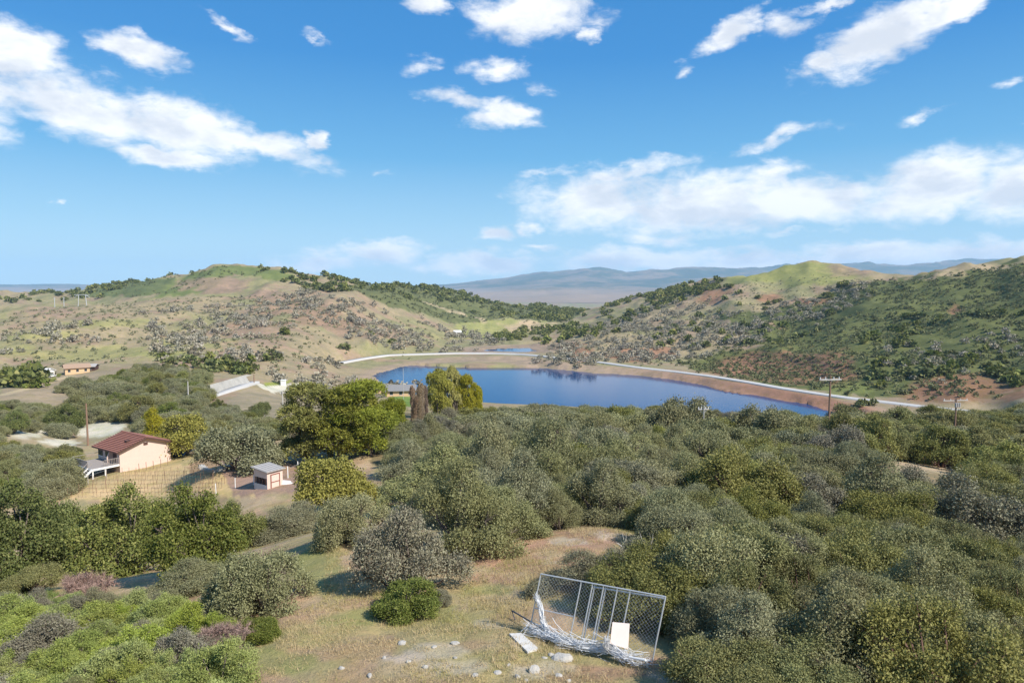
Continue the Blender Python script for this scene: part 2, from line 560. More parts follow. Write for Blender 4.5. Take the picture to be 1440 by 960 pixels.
def leaf_mat(name, dark, mid, light, trans=0.23, rough=0.68, objvar=0.16):
    m, t = new_mat(name)
    tint = t.n('ShaderNodeAttribute', attribute_name='tint').outputs['Fac']
    rnd = t.n('ShaderNodeObjectInfo').outputs['Random']
    c = t.ramp(tint, [(0.0, dark), (0.5, mid), (1.0, light)])
    hs = t.n('ShaderNodeHueSaturation', ins={'Hue': t.math('MULTIPLY_ADD', rnd, 0.024, 0.487),
                                             'Saturation': t.math('MULTIPLY_ADD', t.math('FRACT', t.math('MULTIPLY', rnd, 7.3)), 0.3, 0.85),
                                             'Value': t.math('MULTIPLY_ADD', t.math('FRACT', t.math('MULTIPLY', rnd, 13.7)), objvar * 2, 1 - objvar), 'Color': c}).outputs[0]
    b = t.n('ShaderNodeBsdfPrincipled', ins={'Base Color': hs, 'Roughness': rough, 'Specular IOR Level': 0.22})
    tr = t.n('ShaderNodeBsdfTranslucent', ins={'Color': t.mix(0.5, hs, (0.5, 0.6, 0.1), 'MULTIPLY')})
    tr.inputs[0].default_value = (0.1, 0.1, 0.03, 1)
    t.link(hs, tr.inputs[0])
    mx = t.n('ShaderNodeMixShader', ins={0: trans, 1: b.outputs[0], 2: tr.outputs[0]})
    t.n('ShaderNodeOutputMaterial', ins={0: mx.outputs[0]})
    return m


MAT = {}
MAT['sage'] = leaf_mat('sage leaves', (0.15, 0.145, 0.07), (0.255, 0.25, 0.12), (0.38, 0.365, 0.2))
MAT['olive'] = leaf_mat('olive leaves', (0.125, 0.125, 0.04), (0.225, 0.22, 0.075), (0.345, 0.325, 0.13))
MAT['dark'] = leaf_mat('dark oak leaves', (0.075, 0.095, 0.024), (0.15, 0.17, 0.045), (0.31, 0.3, 0.1))
MAT['twig'] = leaf_mat('dry twigs and sparse leaves', (0.155, 0.135, 0.09), (0.24, 0.22, 0.145), (0.33, 0.32, 0.19), trans=0.15)
MAT['bright'] = leaf_mat('fresh green brush leaves', (.17, .19, .045), (.29, .335, .08), (.43, .45, .14))
MAT['yellow'] = leaf_mat('yellow green leaves', (0.16, 0.155, 0.02), (0.32, 0.3, 0.045), (0.5, 0.45, 0.085))
MAT['pine'] = leaf_mat('pine needles', (0.095, 0.11, 0.02), (0.23, 0.24, 0.045), (0.4, 0.385, 0.085))
MAT['rust'] = leaf_mat('rusty orange leaves', (.16, .08, .025), (.33, .17, .05), (.45, .28, .09))
MAT['pink'] = leaf_mat('reddish bare twigs', (.22, .145, .11), (.35, .245, .19), (.46, .35, .28), trans=0.05)
MAT['deadwood'] = leaf_mat('weathered dead wood', (0.30, 0.27, 0.23), (0.42, 0.39, 0.34), (0.55, 0.52, 0.47), trans=0.0)
MAT['greyoak'] = leaf_mat('bare grey oak twigs', (0.25, 0.22, 0.155), (0.34, 0.305, 0.225), (0.42, 0.385, 0.295), trans=0.1)
MAT['cypress'] = leaf_mat('browned cypress foliage', (0.16, 0.11, 0.065), (0.29, 0.205, 0.13), (0.4, 0.3, 0.2), trans=0.1)
MAT['bark'] = plain('bark', (0.15, 0.115, 0.09), 0.9, 0.4, 12, 0.4)
MAT['redbark'] = plain('red bark', (0.13, 0.07, 0.05), 0.8, 0.4, 12, 0.3)

# ground
m, t = new_mat('earth and grass')
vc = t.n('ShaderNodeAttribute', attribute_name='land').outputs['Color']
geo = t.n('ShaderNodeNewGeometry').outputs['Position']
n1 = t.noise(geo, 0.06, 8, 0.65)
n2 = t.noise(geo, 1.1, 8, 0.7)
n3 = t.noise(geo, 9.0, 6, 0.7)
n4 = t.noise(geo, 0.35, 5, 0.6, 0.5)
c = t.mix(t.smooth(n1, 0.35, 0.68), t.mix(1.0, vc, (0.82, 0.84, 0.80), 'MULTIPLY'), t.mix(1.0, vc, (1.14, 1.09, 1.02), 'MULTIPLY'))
c = t.mix(t.smooth(n4, 0.42, 0.66), c, t.mix(1.0, c, (0.86, 0.90, 0.76), 'MULTIPLY'))
c = t.mix(t.math('MULTIPLY', t.smooth(n2, 0.45, 0.75), 0.8), c, t.mix(1.0, c, (1.32, 1.22, 1.12), 'MULTIPLY'))
c = t.mix(t.math('MULTIPLY', t.smooth(n3, 0.5, 0.8), 0.75), c, t.mix(1.0, c, (0.55, 0.55, 0.5), 'MULTIPLY'))
b = t.n('ShaderNodeBsdfPrincipled', ins={'Base Color': c, 'Roughness': 0.95, 'Specular IOR Level': 0.1})
hb = t.math('ADD', t.math('MULTIPLY', n3, 0.06), t.math('MULTIPLY', n2, 0.25))
bp = t.n('ShaderNodeBump', ins={'Strength': 0.7, 'Distance': 1.0, 'Height': hb})
t.link(bp.outputs[0], b.inputs['Normal'])
t.n('ShaderNodeOutputMaterial', ins={0: b.outputs[0]})
MAT['ground'] = m

# water
m, t = new_mat('lake water')
geo = t.n('ShaderNodeNewGeometry').outputs['Position']
mp = t.n('ShaderNodeMapping', ins={0: geo, 3: (1.0, 0.45, 1.0)}).outputs[0]
w1 = t.noise(mp, 0.9, 5, 0.6)
w2 = t.noise(geo, 0.02, 3, 0.5)
b = t.n('ShaderNodeBsdfPrincipled', ins={'Specular IOR Level': 0.24, 'Base Color': (0.001, 0.042, 0.145, 1), 'Roughness': t.math('MULTIPLY_ADD', w2, 0.06, 0.015), 'IOR': 1.333})
bp = t.n('ShaderNodeBump', ins={'Strength': 0.16, 'Distance': 0.3, 'Height': w1})
t.link(bp.outputs[0], b.inputs['Normal'])
t.n('ShaderNodeOutputMaterial', ins={0: b.outputs[0]})
MAT['water'] = m

# ------------------------------------------------------------------ colour of the land
C_TAN, C_GREEN, C_RED = np.array([.31, .25, .165]), np.array([.255, .235, .13]), np.array([.27, .145, .095])
C_PINK, C_PALE, C_CHAP = np.array([.31, .215, .165]), np.array([.50, .46, .39]), np.array([.105, .11, .05])
C_DRY, C_GREY, C_FGRASS = np.array([.45, .34, .225]), np.array([.27, .24, .20]), np.array([.36, .30, .155])
U, V_, F_ = proj(GX, GY, GZ)
land = np.empty(GX.shape + (3,))
g1 = fbm(GX, GY, 90, 4, 51)[..., None]
g2 = fbm(GX, GY, 25, 4, 61)[..., None]
land[:] = C_TAN * (1 - sstep(g1, .42, .6)) + C_GREEN * sstep(g1, .42, .6)
land = land * (1 - .75 * sstep(g2, .56, .68)) + C_PINK * .75 * sstep(g2, .56, .68)


def near_rect(u0, u1, v0, v1, y0, y1):
    return np.nonzero((U > u0) & (U < u1) & (V_ > v0) & (V_ < v1) & (F_ > y0) & (F_ < y1))


def patch(poly, col, y0, y1, soft=0.0, amt=1.0, nz=0.0):
    """earth or plant cover of one colour inside an outline on the land"""
    us, vs_ = [p[0] for p in poly], [p[1] for p in poly]
    I = near_rect(min(us) - nz, max(us) + nz, min(vs_) - nz, max(vs_) + nz, y0, y1)
    x, y = GX[I], GY[I]
    sc_ = max(2.0, (y0 + y1) * .02)
    uu = U[I] + (fbm(x, y, sc_, 3, 71) - .5) * nz * 2
    vv = V_[I] + (fbm(x, y, sc_, 3, 81) - .5) * nz * 1.2
    k = (in_poly(uu, vv, poly) * amt)[:, None]
    land[I] = land[I] * (1 - k) + np.asarray(col) * k


def ell(u, v, a, b, col, y0, y1, amt=1.0):
    I = near_rect(u - a * 1.7, u + a * 1.7, v - b * 1.7, v + b * 1.7, y0, y1)
    n = fbm(GX[I], GY[I], max(1.2, (y0 + y1) * .012), 4, int(u + v))
    q = 1 - np.sqrt(((U[I] - u) / a) ** 2 + ((V_[I] - v) / b) ** 2) + (n - .5) * 1.3
    k = (sstep(q, 0.0, .35) * amt)[:, None]
    land[I] = land[I] * (1 - k) + np.asarray(col) * k


P_CHAP_R = [(1120, 430), (1230, 395), (1300, 392), (1335, 385), (1440, 370), (1500, 470), (1440, 560), (1250, 560), (1130, 545), (1000, 528), (950, 510), (1090, 470)]
patch(P_CHAP_R, np.array([.125, .135, .052]), 300, 1100, nz=30)
patch([(1005, 440), (1120, 430), (1170, 450), (1120, 468), (1040, 468)], np.array([.125, .135, .052]), 500, 1100, nz=16)
patch([(210, 415), (262, 388), (300, 372), (400, 378), (420, 392), (395, 392), (330, 385), (290, 408), (240, 416)], np.array([.16, .185, .07]), 900, 1500, nz=12)
patch([(110, 420), (150, 396), (205, 392), (245, 388), (225, 415)], np.array([.13, .15, .065]), 1000, 1800, nz=8)
patch([(470, 400), (600, 402), (820, 435), (790, 455), (700, 450), (640, 455), (560, 430), (500, 425)], C_CHAP * 1.3, 850, 1800, nz=14)
patch([(640, 458), (700, 448), (770, 452), (775, 466), (720, 476), (650, 476)], np.array([.30, .29, .12]), 700, 1300, nz=6)
ell(745, 460, 45, 10, C_DRY * 1.05, 800, 1400)
ell(1110, 385, 110, 20, np.array([.27, .27, .10]), 800, 1200, .9)
ell(1200, 380, 50, 9, C_PINK, 800, 1200, .7)
for e in [(300, 400, 55, 14), (70, 440, 50, 9), (110, 478, 40, 7), (400, 430, 60, 16), (440, 445, 40, 12), (330, 470, 60, 7), (360, 455, 50, 6), (480, 460, 40, 14), (390, 415, 40, 9), (540, 470, 40, 10)]:
    ell(*e, C_PINK if e[0] % 40 else C_PINK * .7 + C_RED * .3, 380, 1200, .8)
for e in [(120, 498, 160, 12), (270, 480, 60, 9), (60, 470, 70, 8), (150, 455, 90, 7), (230, 500, 60, 8)]:
    ell(*e, np.array([.29, .28, .115]), 380, 900, .7)
for e in [(1000, 415, 26, 14), (1080, 420, 22, 8), (815, 498, 22, 16), (1100, 515, 110, 26), (1380, 545, 90, 26), (1150, 424, 30, 6), (1345, 438, 14, 9), (1180, 522, 40, 30), (930, 495, 26, 9), (880, 500, 26, 9), (1310, 556, 60, 12), (1050, 515, 50, 12)]:
    ell(*e, C_RED * (1.15 if e[0] < 1100 else .95), 300, 1100, .85)
ell(1340, 384, 26, 6, C_DRY, 600, 900, .9); ell(1385, 374, 18, 6, C_DRY, 600, 900, .8)
ell(1190, 545, 40, 14, np.array([.19, .21, .07]), 300, 600, .8)
dl, _ = seg_dist(GX, GY, LAKE, True)
dp, _ = seg_dist(GX, GY, POND, True)
bk = (1 - sstep(dl + (g2[..., 0] - .5) * 14, 9, 20)) * (GY > 200) * (GY < 1000)
kk = sstep(GX, 60, 160)[..., None]
bankc = np.array([.33, .25, .19]) * (1 - kk) + np.array([.30, .165, .115]) * kk
land = land * (1 - bk[..., None]) + bankc * bk[..., None]
bk = (1 - sstep(dp, 14, 40))[..., None] * .9
land = land * (1 - bk) + np.array([.30, .22, .18]) * bk
# near ground: thin dry grass, red earth on the rise, worn pale soil
nearm = (1 - sstep(np.hypot(GX, GY), 150, 260))[..., None]
h1 = fbm(GX, GY, 5.0, 4, 91)[..., None]
h2 = fbm(GX, GY, 1.3, 4, 97)[..., None]
nc = C_DRY * (1 - sstep(h1, .40, .62)) + C_FGRASS * sstep(h1, .40, .62)
nc = nc * (1 - .8 * sstep(h2, .48, .68)) + np.array([.40, .27, .185]) * .8 * sstep(h2, .48, .68)
land = land * (1 - nearm) + nc * nearm
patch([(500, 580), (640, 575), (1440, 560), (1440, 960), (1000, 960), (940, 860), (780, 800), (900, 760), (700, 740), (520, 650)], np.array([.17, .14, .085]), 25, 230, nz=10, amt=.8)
for e in [(800, 765, 120, 16), (840, 752, 60, 12), (730, 790, 80, 14), (690, 815, 60, 10), (820, 945, 90, 12), (970, 935, 60, 18)]:
    ell(*e, np.array([.38, .235, .165]), 12, 45, .85)
for e in [(860, 752, 34, 7), (800, 762, 34, 5), (690, 878, 36, 9), (735, 905, 26, 12), (620, 915, 60, 12), (560, 925, 40, 8), (650, 935, 60, 14), (960, 950, 60, 12), (780, 790, 20, 3), (760, 940, 60, 12)]:
    ell(*e, np.array([.52, .43, .35]), 12, 45, .85)
for e in [(450, 800, 40, 40), (600, 855, 60, 14), (690, 830, 60, 12), (500, 870, 60, 14), (400, 930, 60, 20)]:
    ell(*e, np.array([.25, .265, .09]), 12, 60, .65)
patch([(0, 830), (330, 860), (300, 960), (0, 960)], np.array([.16, .18, .06]), 14, 40, nz=20, amt=.7)
# yard, vine terrace and tracks
patch([(60, 700), (165, 668), (250, 652), (300, 640), (345, 650), (420, 655), (425, 690), (330, 700), (270, 690), (180, 706)], np.array([.58, .42, .23]), 70, 150, nz=4)
patch([(300, 650), (350, 640), (420, 650), (420, 690), (330, 698), (318, 676)], np.array([.36, .24, .19]), 65, 130, nz=3)
patch([(262, 655), (300, 640), (318, 640), (300, 668), (268, 668)], np.array([.42, .27, .16]), 65, 130, nz=2)
patch([(170, 640), (240, 640), (290, 636), (270, 650), (175, 668)], np.array([.46, .36, .19]), 90, 140)
for e in [(138, 603, 34, 15), (40, 609, 34, 8), (85, 622, 30, 8), (20, 600, 20, 5), (170, 598, 12, 4)]:
    ell(*e, np.array([.58, .54, .46]), 140, 260, .95)
patch([(0, 548), (120, 522), (170, 520), (175, 530), (110, 560), (80, 600), (0, 600)], np.array([.31, .245, .175]), 200, 420, nz=8)
patch([(300, 575), (350, 545), (410, 560), (400, 590), (330, 600)], np.array([.30, .245, .175]), 150, 330, nz=6)
patch([(358, 537), (372, 541), (420, 539), (420, 546), (385, 552), (366, 545)], np.array([.60, .55, .47]), 200, 420)
patch([(370, 538), (412, 534), (402, 540), (372, 543)], np.array([.26, .28, .07]), 250, 400)
patch([(545, 558), (590, 556), (585, 572), (545, 572)], np.array([.15, .22, .06]), 150, 300)
patch([(1248, 642), (1300, 652), (1360, 660), (1340, 668), (1290, 662), (1255, 668)], np.array([.40, .31, .22]), 55, 140, nz=3)


def track(pts, col, w, y0, y1):
    """a worn track: points in the picture set down on the land"""
    global land
    P = [hit(u, v, y0, y1)[:2] for u, v in pts]
    d, _ = seg_dist(GX, GY, P)
    k = (1 - sstep(d, w * .6, w * 1.3))[..., None]
    land = land * (1 - k) + np.asarray(col) * k


track([(596, 424), (622, 433), (650, 441), (680, 451)], (.40, .32, .22), 5, 800, 1600)
track([(1060, 455), (1100, 463)], (.36, .24, .16), 3, 500, 900)
track([(0, 556), (40, 546), (80, 533), (100, 528)], (.47, .37, .25), 2.2, 200, 420)

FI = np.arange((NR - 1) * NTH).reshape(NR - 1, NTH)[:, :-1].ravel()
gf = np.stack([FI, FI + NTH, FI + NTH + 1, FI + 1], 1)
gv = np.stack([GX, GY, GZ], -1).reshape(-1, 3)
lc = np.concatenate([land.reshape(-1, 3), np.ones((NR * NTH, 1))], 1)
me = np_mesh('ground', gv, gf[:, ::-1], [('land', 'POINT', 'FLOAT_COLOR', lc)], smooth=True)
tag(link('ground', me, MAT['ground']), 'dry grassy hills and slopes around the reservoir', kind='structure')
# the small disc of ground right under the camera
n0 = NTH
vv = np.vstack([gv[:n0], [[0, 0, float(gz(0, 1.5))]]])
ff = np.array([[i, (i + 1), n0] for i in range(n0 - 1)])
me = np_mesh('ground_below_camera', vv, ff, [('land', 'POINT', 'FLOAT_COLOR', np.concatenate([lc[:n0], lc[:1]]))], smooth=True)
tag(link('ground', me, MAT['ground']), 'dry grassy ground behind the slope', kind='structure')


def flat_poly(name, poly, z, mat, label):
    import bmesh
    bm = bmesh.new()
    bm.faces.new([bm.verts.new((x, y, z)) for x, y in poly])
    bmesh.ops.triangulate(bm, faces=bm.faces[:])
    bmesh.ops.recalc_face_normals(bm, faces=bm.faces[:])
    me = bpy.data.meshes.new(name)
    bm.to_mesh(me)
    bm.free()
    if me.polygons[0].normal.z < 0:
        me.flip_normals()
    o = link(name, me, mat)
    return tag(o, label, kind='structure')


def grow(poly, d):
    c = np.mean(poly, axis=0)
    return [tuple(np.array(p) + (np.array(p) - c) / np.linalg.norm(np.array(p) - c) * d) for p in poly]


flat_poly('lake', grow(LAKE, 6), 0.0, MAT['water'], 'deep blue reservoir between the hills')
flat_poly('pond', grow(POND, 4), 0.6, MAT['water'], 'small arm of blue water behind the dam road')


def ribbon(name, pts, w, mat, label, lift=0.35, n=120, kind='structure'):
    """a road draped on the land, with a thin edge"""
    P = np.array([p[:2] for p in pts])
    seg = np.r_[0, np.cumsum(np.linalg.norm(np.diff(P, axis=0), axis=1))]
    s = np.linspace(0, seg[-1], n)
    X, Y = np.interp(s, seg, P[:, 0]), np.interp(s, seg, P[:, 1])
    for _ in range(6):
        X[1:-1] = (X[:-2] + X[1:-1] * 2 + X[2:]) / 4
        Y[1:-1] = (Y[:-2] + Y[1:-1] * 2 + Y[2:]) / 4
    tx, ty = np.gradient(X), np.gradient(Y)
    L = np.hypot(tx, ty) + 1e-9
    nx, ny = -ty / L, tx / L
    cols = []
    for k in (-1, 0, 1):
        cx, cy = X + nx * w / 2 * k, Y + ny * w / 2 * k
        cols.append(np.stack([cx, cy, gz(cx, cy)], 1))
    zt = np.max([c[:, 2] for c in cols], axis=0) + lift
    k = np.ones(9) / 9
    zt = np.maximum(zt, np.convolve(np.pad(zt, 4, 'edge'), k, 'valid'))
    V, F = [], []
    rows = []
    for kk, dz in ((-1.02, -lift - .8), (-1, 0), (1, 0), (1.02, -lift - .8)):
        rows.append(np.stack([X + nx * w / 2 * kk, Y + ny * w / 2 * kk, zt + dz], 1))
    V = np.concatenate(rows)
    for r in range(3):
        i = np.arange(n - 1)
        F.append(np.stack([r * n + i, (r + 1) * n + i, (r + 1) * n + i + 1, r * n + i + 1], 1))
    F = np.concatenate(F)
    me = np_mesh(name, V, F[:, ::-1])
    return tag(link(name, me, mat), label, kind=kind), np.stack([X, Y, zt], 1)


MAT['asphalt'] = plain('sun bleached asphalt', (0.46, 0.44, 0.41), 0.9, 0.12, 0.4)
MAT['dirt'] = plain('pale dirt', (0.47, 0.40, 0.30), 0.95, 0.2, 0.5)
ribbon('shore_road', ROAD, 7.0, MAT['asphalt'], 'pale road along the red bank of the lake')
ribbon('dam_road', DAMR, 6.5, MAT['asphalt'], 'pale road crossing the dam at the head of the lake', 1.0)
# ------------------------------------------------------------------ far mountains and haze
def mountain_range():
    az_ = np.radians(np.linspace(-60, 60, 520))
    rr = np.geomspace(5600, 17500, 120)
    T, R = np.meshgrid(az_, rr)
    x, y = R * np.sin(T), R * np.cos(T)
    uu = 720 + FPX * np.tan(np.clip(T, -1.2, 1.2))
    back = np.interp(uu, [-900, 300, 560, 640, 700, 760, 845, 880, 960, 1050, 1200, 1290, 1500, 2400], [401, 402, 403, 400, 395, 388, 383, 386, 383, 383, 383, 383, 378, 385])
    hb = 1.12 * (405 - back) / FPX * 13500 / np.cos(T) * 1.0 + CAM_Z + 60
    prof = np.exp(-((R * np.cos(T) - 13500) / 3200.0) ** 2)
    front = np.exp(-((R * np.cos(T) - 8200) / 1500.0) ** 2) * sstep(uu, 560, 800)
    rg = fbm(x, y, 2600, 6, 7, True)
    rg2 = fbm(x, y, 900, 5, 33, True)
    z = -62 + prof * hb * (0.50 + 0.45 * rg + 0.36 * rg2) + front * 110 * (0.2 + fbm(x, y, 1100, 6, 19, True) ** 1.5)
    n, mth = z.shape
    V = np.stack([x, y, z], -1).reshape(-1, 3)
    i = np.arange((n - 1) * mth).reshape(n - 1, mth)[:, :-1].ravel()
    F = np.stack([i, i + 1, i + mth + 1, i + mth], 1)
    m, t = new_mat('far range')
    p = t.n('ShaderNodeNewGeometry').outputs['Position']
    a = t.noise(p, 0.0011, 7, 0.65)
    b_ = t.noise(p, 0.004, 6, 0.7)
    zz = t.n('ShaderNodeSeparateXYZ', ins={0: p}).outputs[2]
    c = t.mix(t.smooth(a, .42, .6), (.22, .17, .12), (.07, .09, .06))
    c = t.mix(t.smooth(b_, .5, .7), c, (.08, .09, .05))
    c = t.mix(t.math('MULTIPLY', t.smooth(zz, 90, 0), .75), c, (.34, .24, .17))
    bs = t.n('ShaderNodeBsdfPrincipled', ins={'Base Color': c, 'Roughness': .95, 'Specular IOR Level': .05})
    t.n('ShaderNodeOutputMaterial', ins={0: bs.outputs[0]})
    me = np_mesh('far_mountains', V, F, smooth=True)
    tag(link('far_mountains', me, m), 'hazy blue mountain range beyond the valley', kind='structure')


mountain_range()


def box_verts(x0, x1, y0, y1, z0, z1):
    V = [(x, y, z) for z in (z0, z1) for y in (y0, y1) for x in (x0, x1)]
    F = [(0, 2, 3, 1), (4, 5, 7, 6), (0, 1, 5, 4), (2, 6, 7, 3), (0, 4, 6, 2), (1, 3, 7, 5)]
    return V, F


V, F = box_verts(-18600, 18600, -18600, 18600, -72, 760)
m, t = new_mat('thin haze')
pv = t.n('ShaderNodeVolumePrincipled', ins={'Color': (0.44, 0.71, 1.0, 1), 'Density': HAZE, 'Anisotropy': 0.0})
t.n('ShaderNodeOutputMaterial', ins={1: pv.outputs[0]})
tag(link('haze', np_mesh('haze', V, F), m), 'thin blue haze in the air over the valley', kind='stuff')

# ------------------------------------------------------------------ plants
RNG = np.random.default_rng(4)


def unit(a):
    return a / (np.linalg.norm(a, axis=-1, keepdims=True) + 1e-9)


def tube(p, r, sides=4):
    """tapered tube through points p with radii r"""
    p = np.asarray(p, float)
    n = len(p)
    tg = unit(np.gradient(p, axis=0))
    ref = np.where(np.abs(tg[:, 2:3]) > .9, np.array([[1., 0, 0]]), np.array([[0, 0, 1.]]))
    a = unit(np.cross(tg, ref))
    b = np.cross(tg, a)
    an = np.arange(sides) * 2 * np.pi / sides
    V = (p[:, None] + (a[:, None] * np.cos(an)[None, :, None] + b[:, None] * np.sin(an)[None, :, None]) * np.asarray(r)[:, None, None]).reshape(-1, 3)
    F = []
    for i in range(n - 1):
        for k in range(sides):
            k2 = (k + 1) % sides
            F.append((i * sides + k, i * sides + k2, (i + 1) * sides + k2, (i + 1) * sides + k))
    return V, np.array(F)


def cat(parts):
    V, F, o = [], [], 0
    for v, f in parts:
        V.append(v)
        F.append(np.asarray(f) + o)
        o += len(v)
    return np.concatenate(V), np.concatenate(F)


def quads(p, a, b, L, Wd):
    """pointed leaf blades: base p, axis a, side b"""
    L, Wd = np.asarray(L)[:, None], np.asarray(Wd)[:, None]
    n = len(p)
    V = np.stack([p, p + a * L * .45 + b * Wd, p + a * L, p + a * L * .45 - b * Wd], 1).reshape(-1, 3)
    return V, np.arange(n * 4).reshape(n, 4)


def lobes_dome(rng, n, H, lr, base=.12, spread=.74):
    rd = np.sqrt(rng.random(n)) * spread
    an = rng.random(n) * 6.283
    r = rng.uniform(lr[0], lr[1], n) * (1.05 - .3 * rd)
    top = np.sqrt(np.clip(1 - (rd / 1.02) ** 2, .05, 1)) * H
    z = np.maximum(base + r * .6, top - r) * rng.uniform(.72, 1.0, n)
    low = rng.random(n) < .45
    z = np.where(low, z * rng.uniform(.35, .7, n), z)
    z = np.maximum(z * rng.uniform(.85, 1.22, n), r * .55)
    ph, k1, k2 = rng.random() * 6.283, rng.uniform(.12, .3), rng.uniform(.05, .2)
    wob = 1 + k1 * np.cos(an - ph) + k2 * np.cos(2 * an + ph)
    rd = rd * wob
    z = np.maximum(z * (1 + .25 * np.cos(an - ph * 1.7)), r * .5)
    return np.stack([rd * np.cos(an), rd * np.sin(an), z], 1), r


def crown(rng, H=1.2, nl=15, lr=(.30, .46), ncl=1500, lpc=14, L=.05, Wd=.015, cr=.055, gap=.62, twigs=0, twl=.2, droop=0.0, lob=None, squash=.85, flat=.55, spread=.74):
    c, r = lob if lob else lobes_dome(rng, nl, H, lr, spread=spread)
    k = rng.choice(len(r), ncl * 3, p=r ** 2 / np.sum(r ** 2))
    d = unit(rng.normal(size=(ncl * 3, 3)))
    d[:, 2] = np.where(d[:, 2] < -.35, -d[:, 2], d[:, 2])
    p = c[k] + d * (r[k] * rng.uniform(.84, 1.06, len(k)))[:, None] * np.array([1, 1, squash])
    ok = p[:, 2] > .02
    for j in range(len(r)):
        q = (p - c[j]) / np.array([1, 1, squash])
        ok &= (np.linalg.norm(q, axis=1) > r[j] * .8) | (k == j)
    nn = vnoise(p[:, 0] * 5 + p[:, 2] * 3.1 + 50, p[:, 1] * 5 - p[:, 2] * 2.7 + 50, 3)
    ok &= nn < gap + rng.random(len(p)) * .35
    p, d = p[ok][:ncl], d[ok][:ncl]
    n = len(p)
    ct = np.clip(rng.normal(.5, .2, n), 0, 1)
    P = np.repeat(p, lpc, 0) + rng.normal(size=(n * lpc, 3)) * cr
    D = np.repeat(d, lpc, 0)
    nm = unit(D * flat + np.array([0, 0, .35]) + rng.normal(size=D.shape) * .55)
    a = unit(np.cross(nm, rng.normal(size=D.shape)) + D * .35 + np.array([0, 0, -droop]))
    b = unit(np.cross(nm, a))
    s = rng.uniform(.7, 1.3, len(P))
    V, F = quads(P, a, b, L * s, Wd * s)
    tint = np.clip(np.repeat(ct, lpc) + rng.normal(0, .10, len(P)), 0, 1)
    # fill the inside sparsely so that the crown is not hollow
    if twigs:
        kk = rng.choice(len(p), twigs)
        dd = unit(d[kk] + rng.normal(size=(twigs, 3)) * .45)
        tp = p[kk] - dd * twl * rng.uniform(.3, .9, twigs)[:, None]
        tb = unit(np.cross(dd, rng.normal(size=dd.shape)))
        V2, F2 = quads(tp, dd, tb, twl * rng.uniform(.6, 1.4, twigs), np.full(twigs, .0055))
        V, F = cat([(V, F), (V2, F2)])
        tint = np.concatenate([tint, np.clip(rng.normal(.35, .25, twigs), 0, 1)])
    V[:, 2] = np.maximum(V[:, 2], .005)
    return V, F, tint, (c, r), p


def limbs(rng, lob, tips, nst=5, r0=.04, ntip=160, lean=.12):
    c, r = lob
    parts = []
    for j in range(len(r)):
        b0 = np.array([rng.normal() * lean * .5, rng.normal() * lean * .5, -.05])
        mid = b0 * .4 + c[j] * .5 + rng.normal(size=3) * .06
        mid[2] = max(mid[2], c[j][2] * .35)
        parts.append(tube([b0, (b0 + mid) / 2 + rng.normal(size=3) * .03, mid, c[j], c[j] + (c[j] - mid) * .35], np.array([r0, r0 * .8, r0 * .6, r0 * .35, r0 * .15]), 5))
    if len(tips):
        for q in tips[rng.choice(len(tips), min(ntip, len(tips)), replace=False)]:
            j = np.argmin(np.linalg.norm(c - q, axis=1) - r)
            m_ = (c[j] + q) / 2 + rng.normal(size=3) * .04
            parts.append(tube([c[j], m_, q], np.array([r0 * .28, r0 * .17, r0 * .06]), 3))
    return cat(parts)


SPEC = {}


def species(key, mat, bark, nvar, r0=.032, ntip=170, **kw):
    out = []
    for i in range(nvar):
        rng = np.random.default_rng(hash_key(key) + i * 31)
        V, F, tint, lob, tips = crown(rng, **kw)
        cm = np_mesh(key + '_crown', V, F, [('tint', 'FACE', 'FLOAT', tint)])
        cm.materials.append(MAT[mat])
        Vt, Ft = limbs(rng, lob, tips, r0=r0, ntip=ntip)
        tm = np_mesh(key + '_trunk', Vt, Ft, smooth=True)
        tm.materials.append(MAT[bark])
        out.append((cm, tm))
    SPEC[key] = out


def hash_key(s):
    return sum((i + 3) * ord(ch) for i, ch in enumerate(s))


species('sage', 'sage', 'bark', 3, H=1.15, spread=.84, nl=30, lr=(.19, .36), ncl=1650, lpc=14, L=.05, Wd=.015, cr=.062, twigs=500)
species('olive', 'olive', 'redbark', 3, H=1.2, spread=.86, nl=32, lr=(.17, .34), ncl=1500, lpc=14, L=.052, Wd=.0155, cr=.062, twigs=900, gap=.52)
# the nearest shrubs carry leaves of their real size
species('sage_near', 'sage', 'bark', 2, H=1.15, spread=.84, nl=30, lr=(.19, .36), ncl=2400, lpc=15, L=.033, Wd=.0095, cr=.055, twigs=1500, gap=.55)
species('olive_near', 'olive', 'redbark', 2, H=1.2, spread=.86, nl=34, lr=(.17, .34), ncl=2350, lpc=15, L=.034, Wd=.010, cr=.055, twigs=2600, gap=.5)
species('dark', 'dark', 'bark', 2, H=1.35, spread=.84, nl=30, lr=(.18, .36), ncl=1900, lpc=14, L=.046, Wd=.016, cr=.06, gap=.45, twigs=300)
species('twig', 'twig', 'bark', 2, H=1.1, spread=.8, nl=22, lr=(.22, .38), ncl=1900, lpc=11, L=.04, Wd=.011, cr=.06, twigs=3600, twl=.2, gap=.6)
species('bright', 'bright', 'bark', 2, H=.95, spread=.86, nl=30, lr=(.14, .30), ncl=1400, lpc=13, L=.05, Wd=.010, cr=.06, twigs=1600, gap=.45, flat=.3)
species('yellow', 'yellow', 'bark', 2, H=1.35, nl=24, lr=(.22, .38), ncl=1500, lpc=13, L=.052, Wd=.017, cr=.06, gap=.55)
species('rust', 'rust', 'bark', 1, H=1.2, spread=.8, nl=16, lr=(.2, .36), ncl=700, lpc=12, L=.05, Wd=.012, cr=.07, twigs=1200, gap=.45)
species('pink', 'pink', 'bark', 1, H=1.15, nl=12, lr=(.3, .45), ncl=150, lpc=5, L=.05, Wd=.006, cr=.06, twigs=6500, twl=.34)


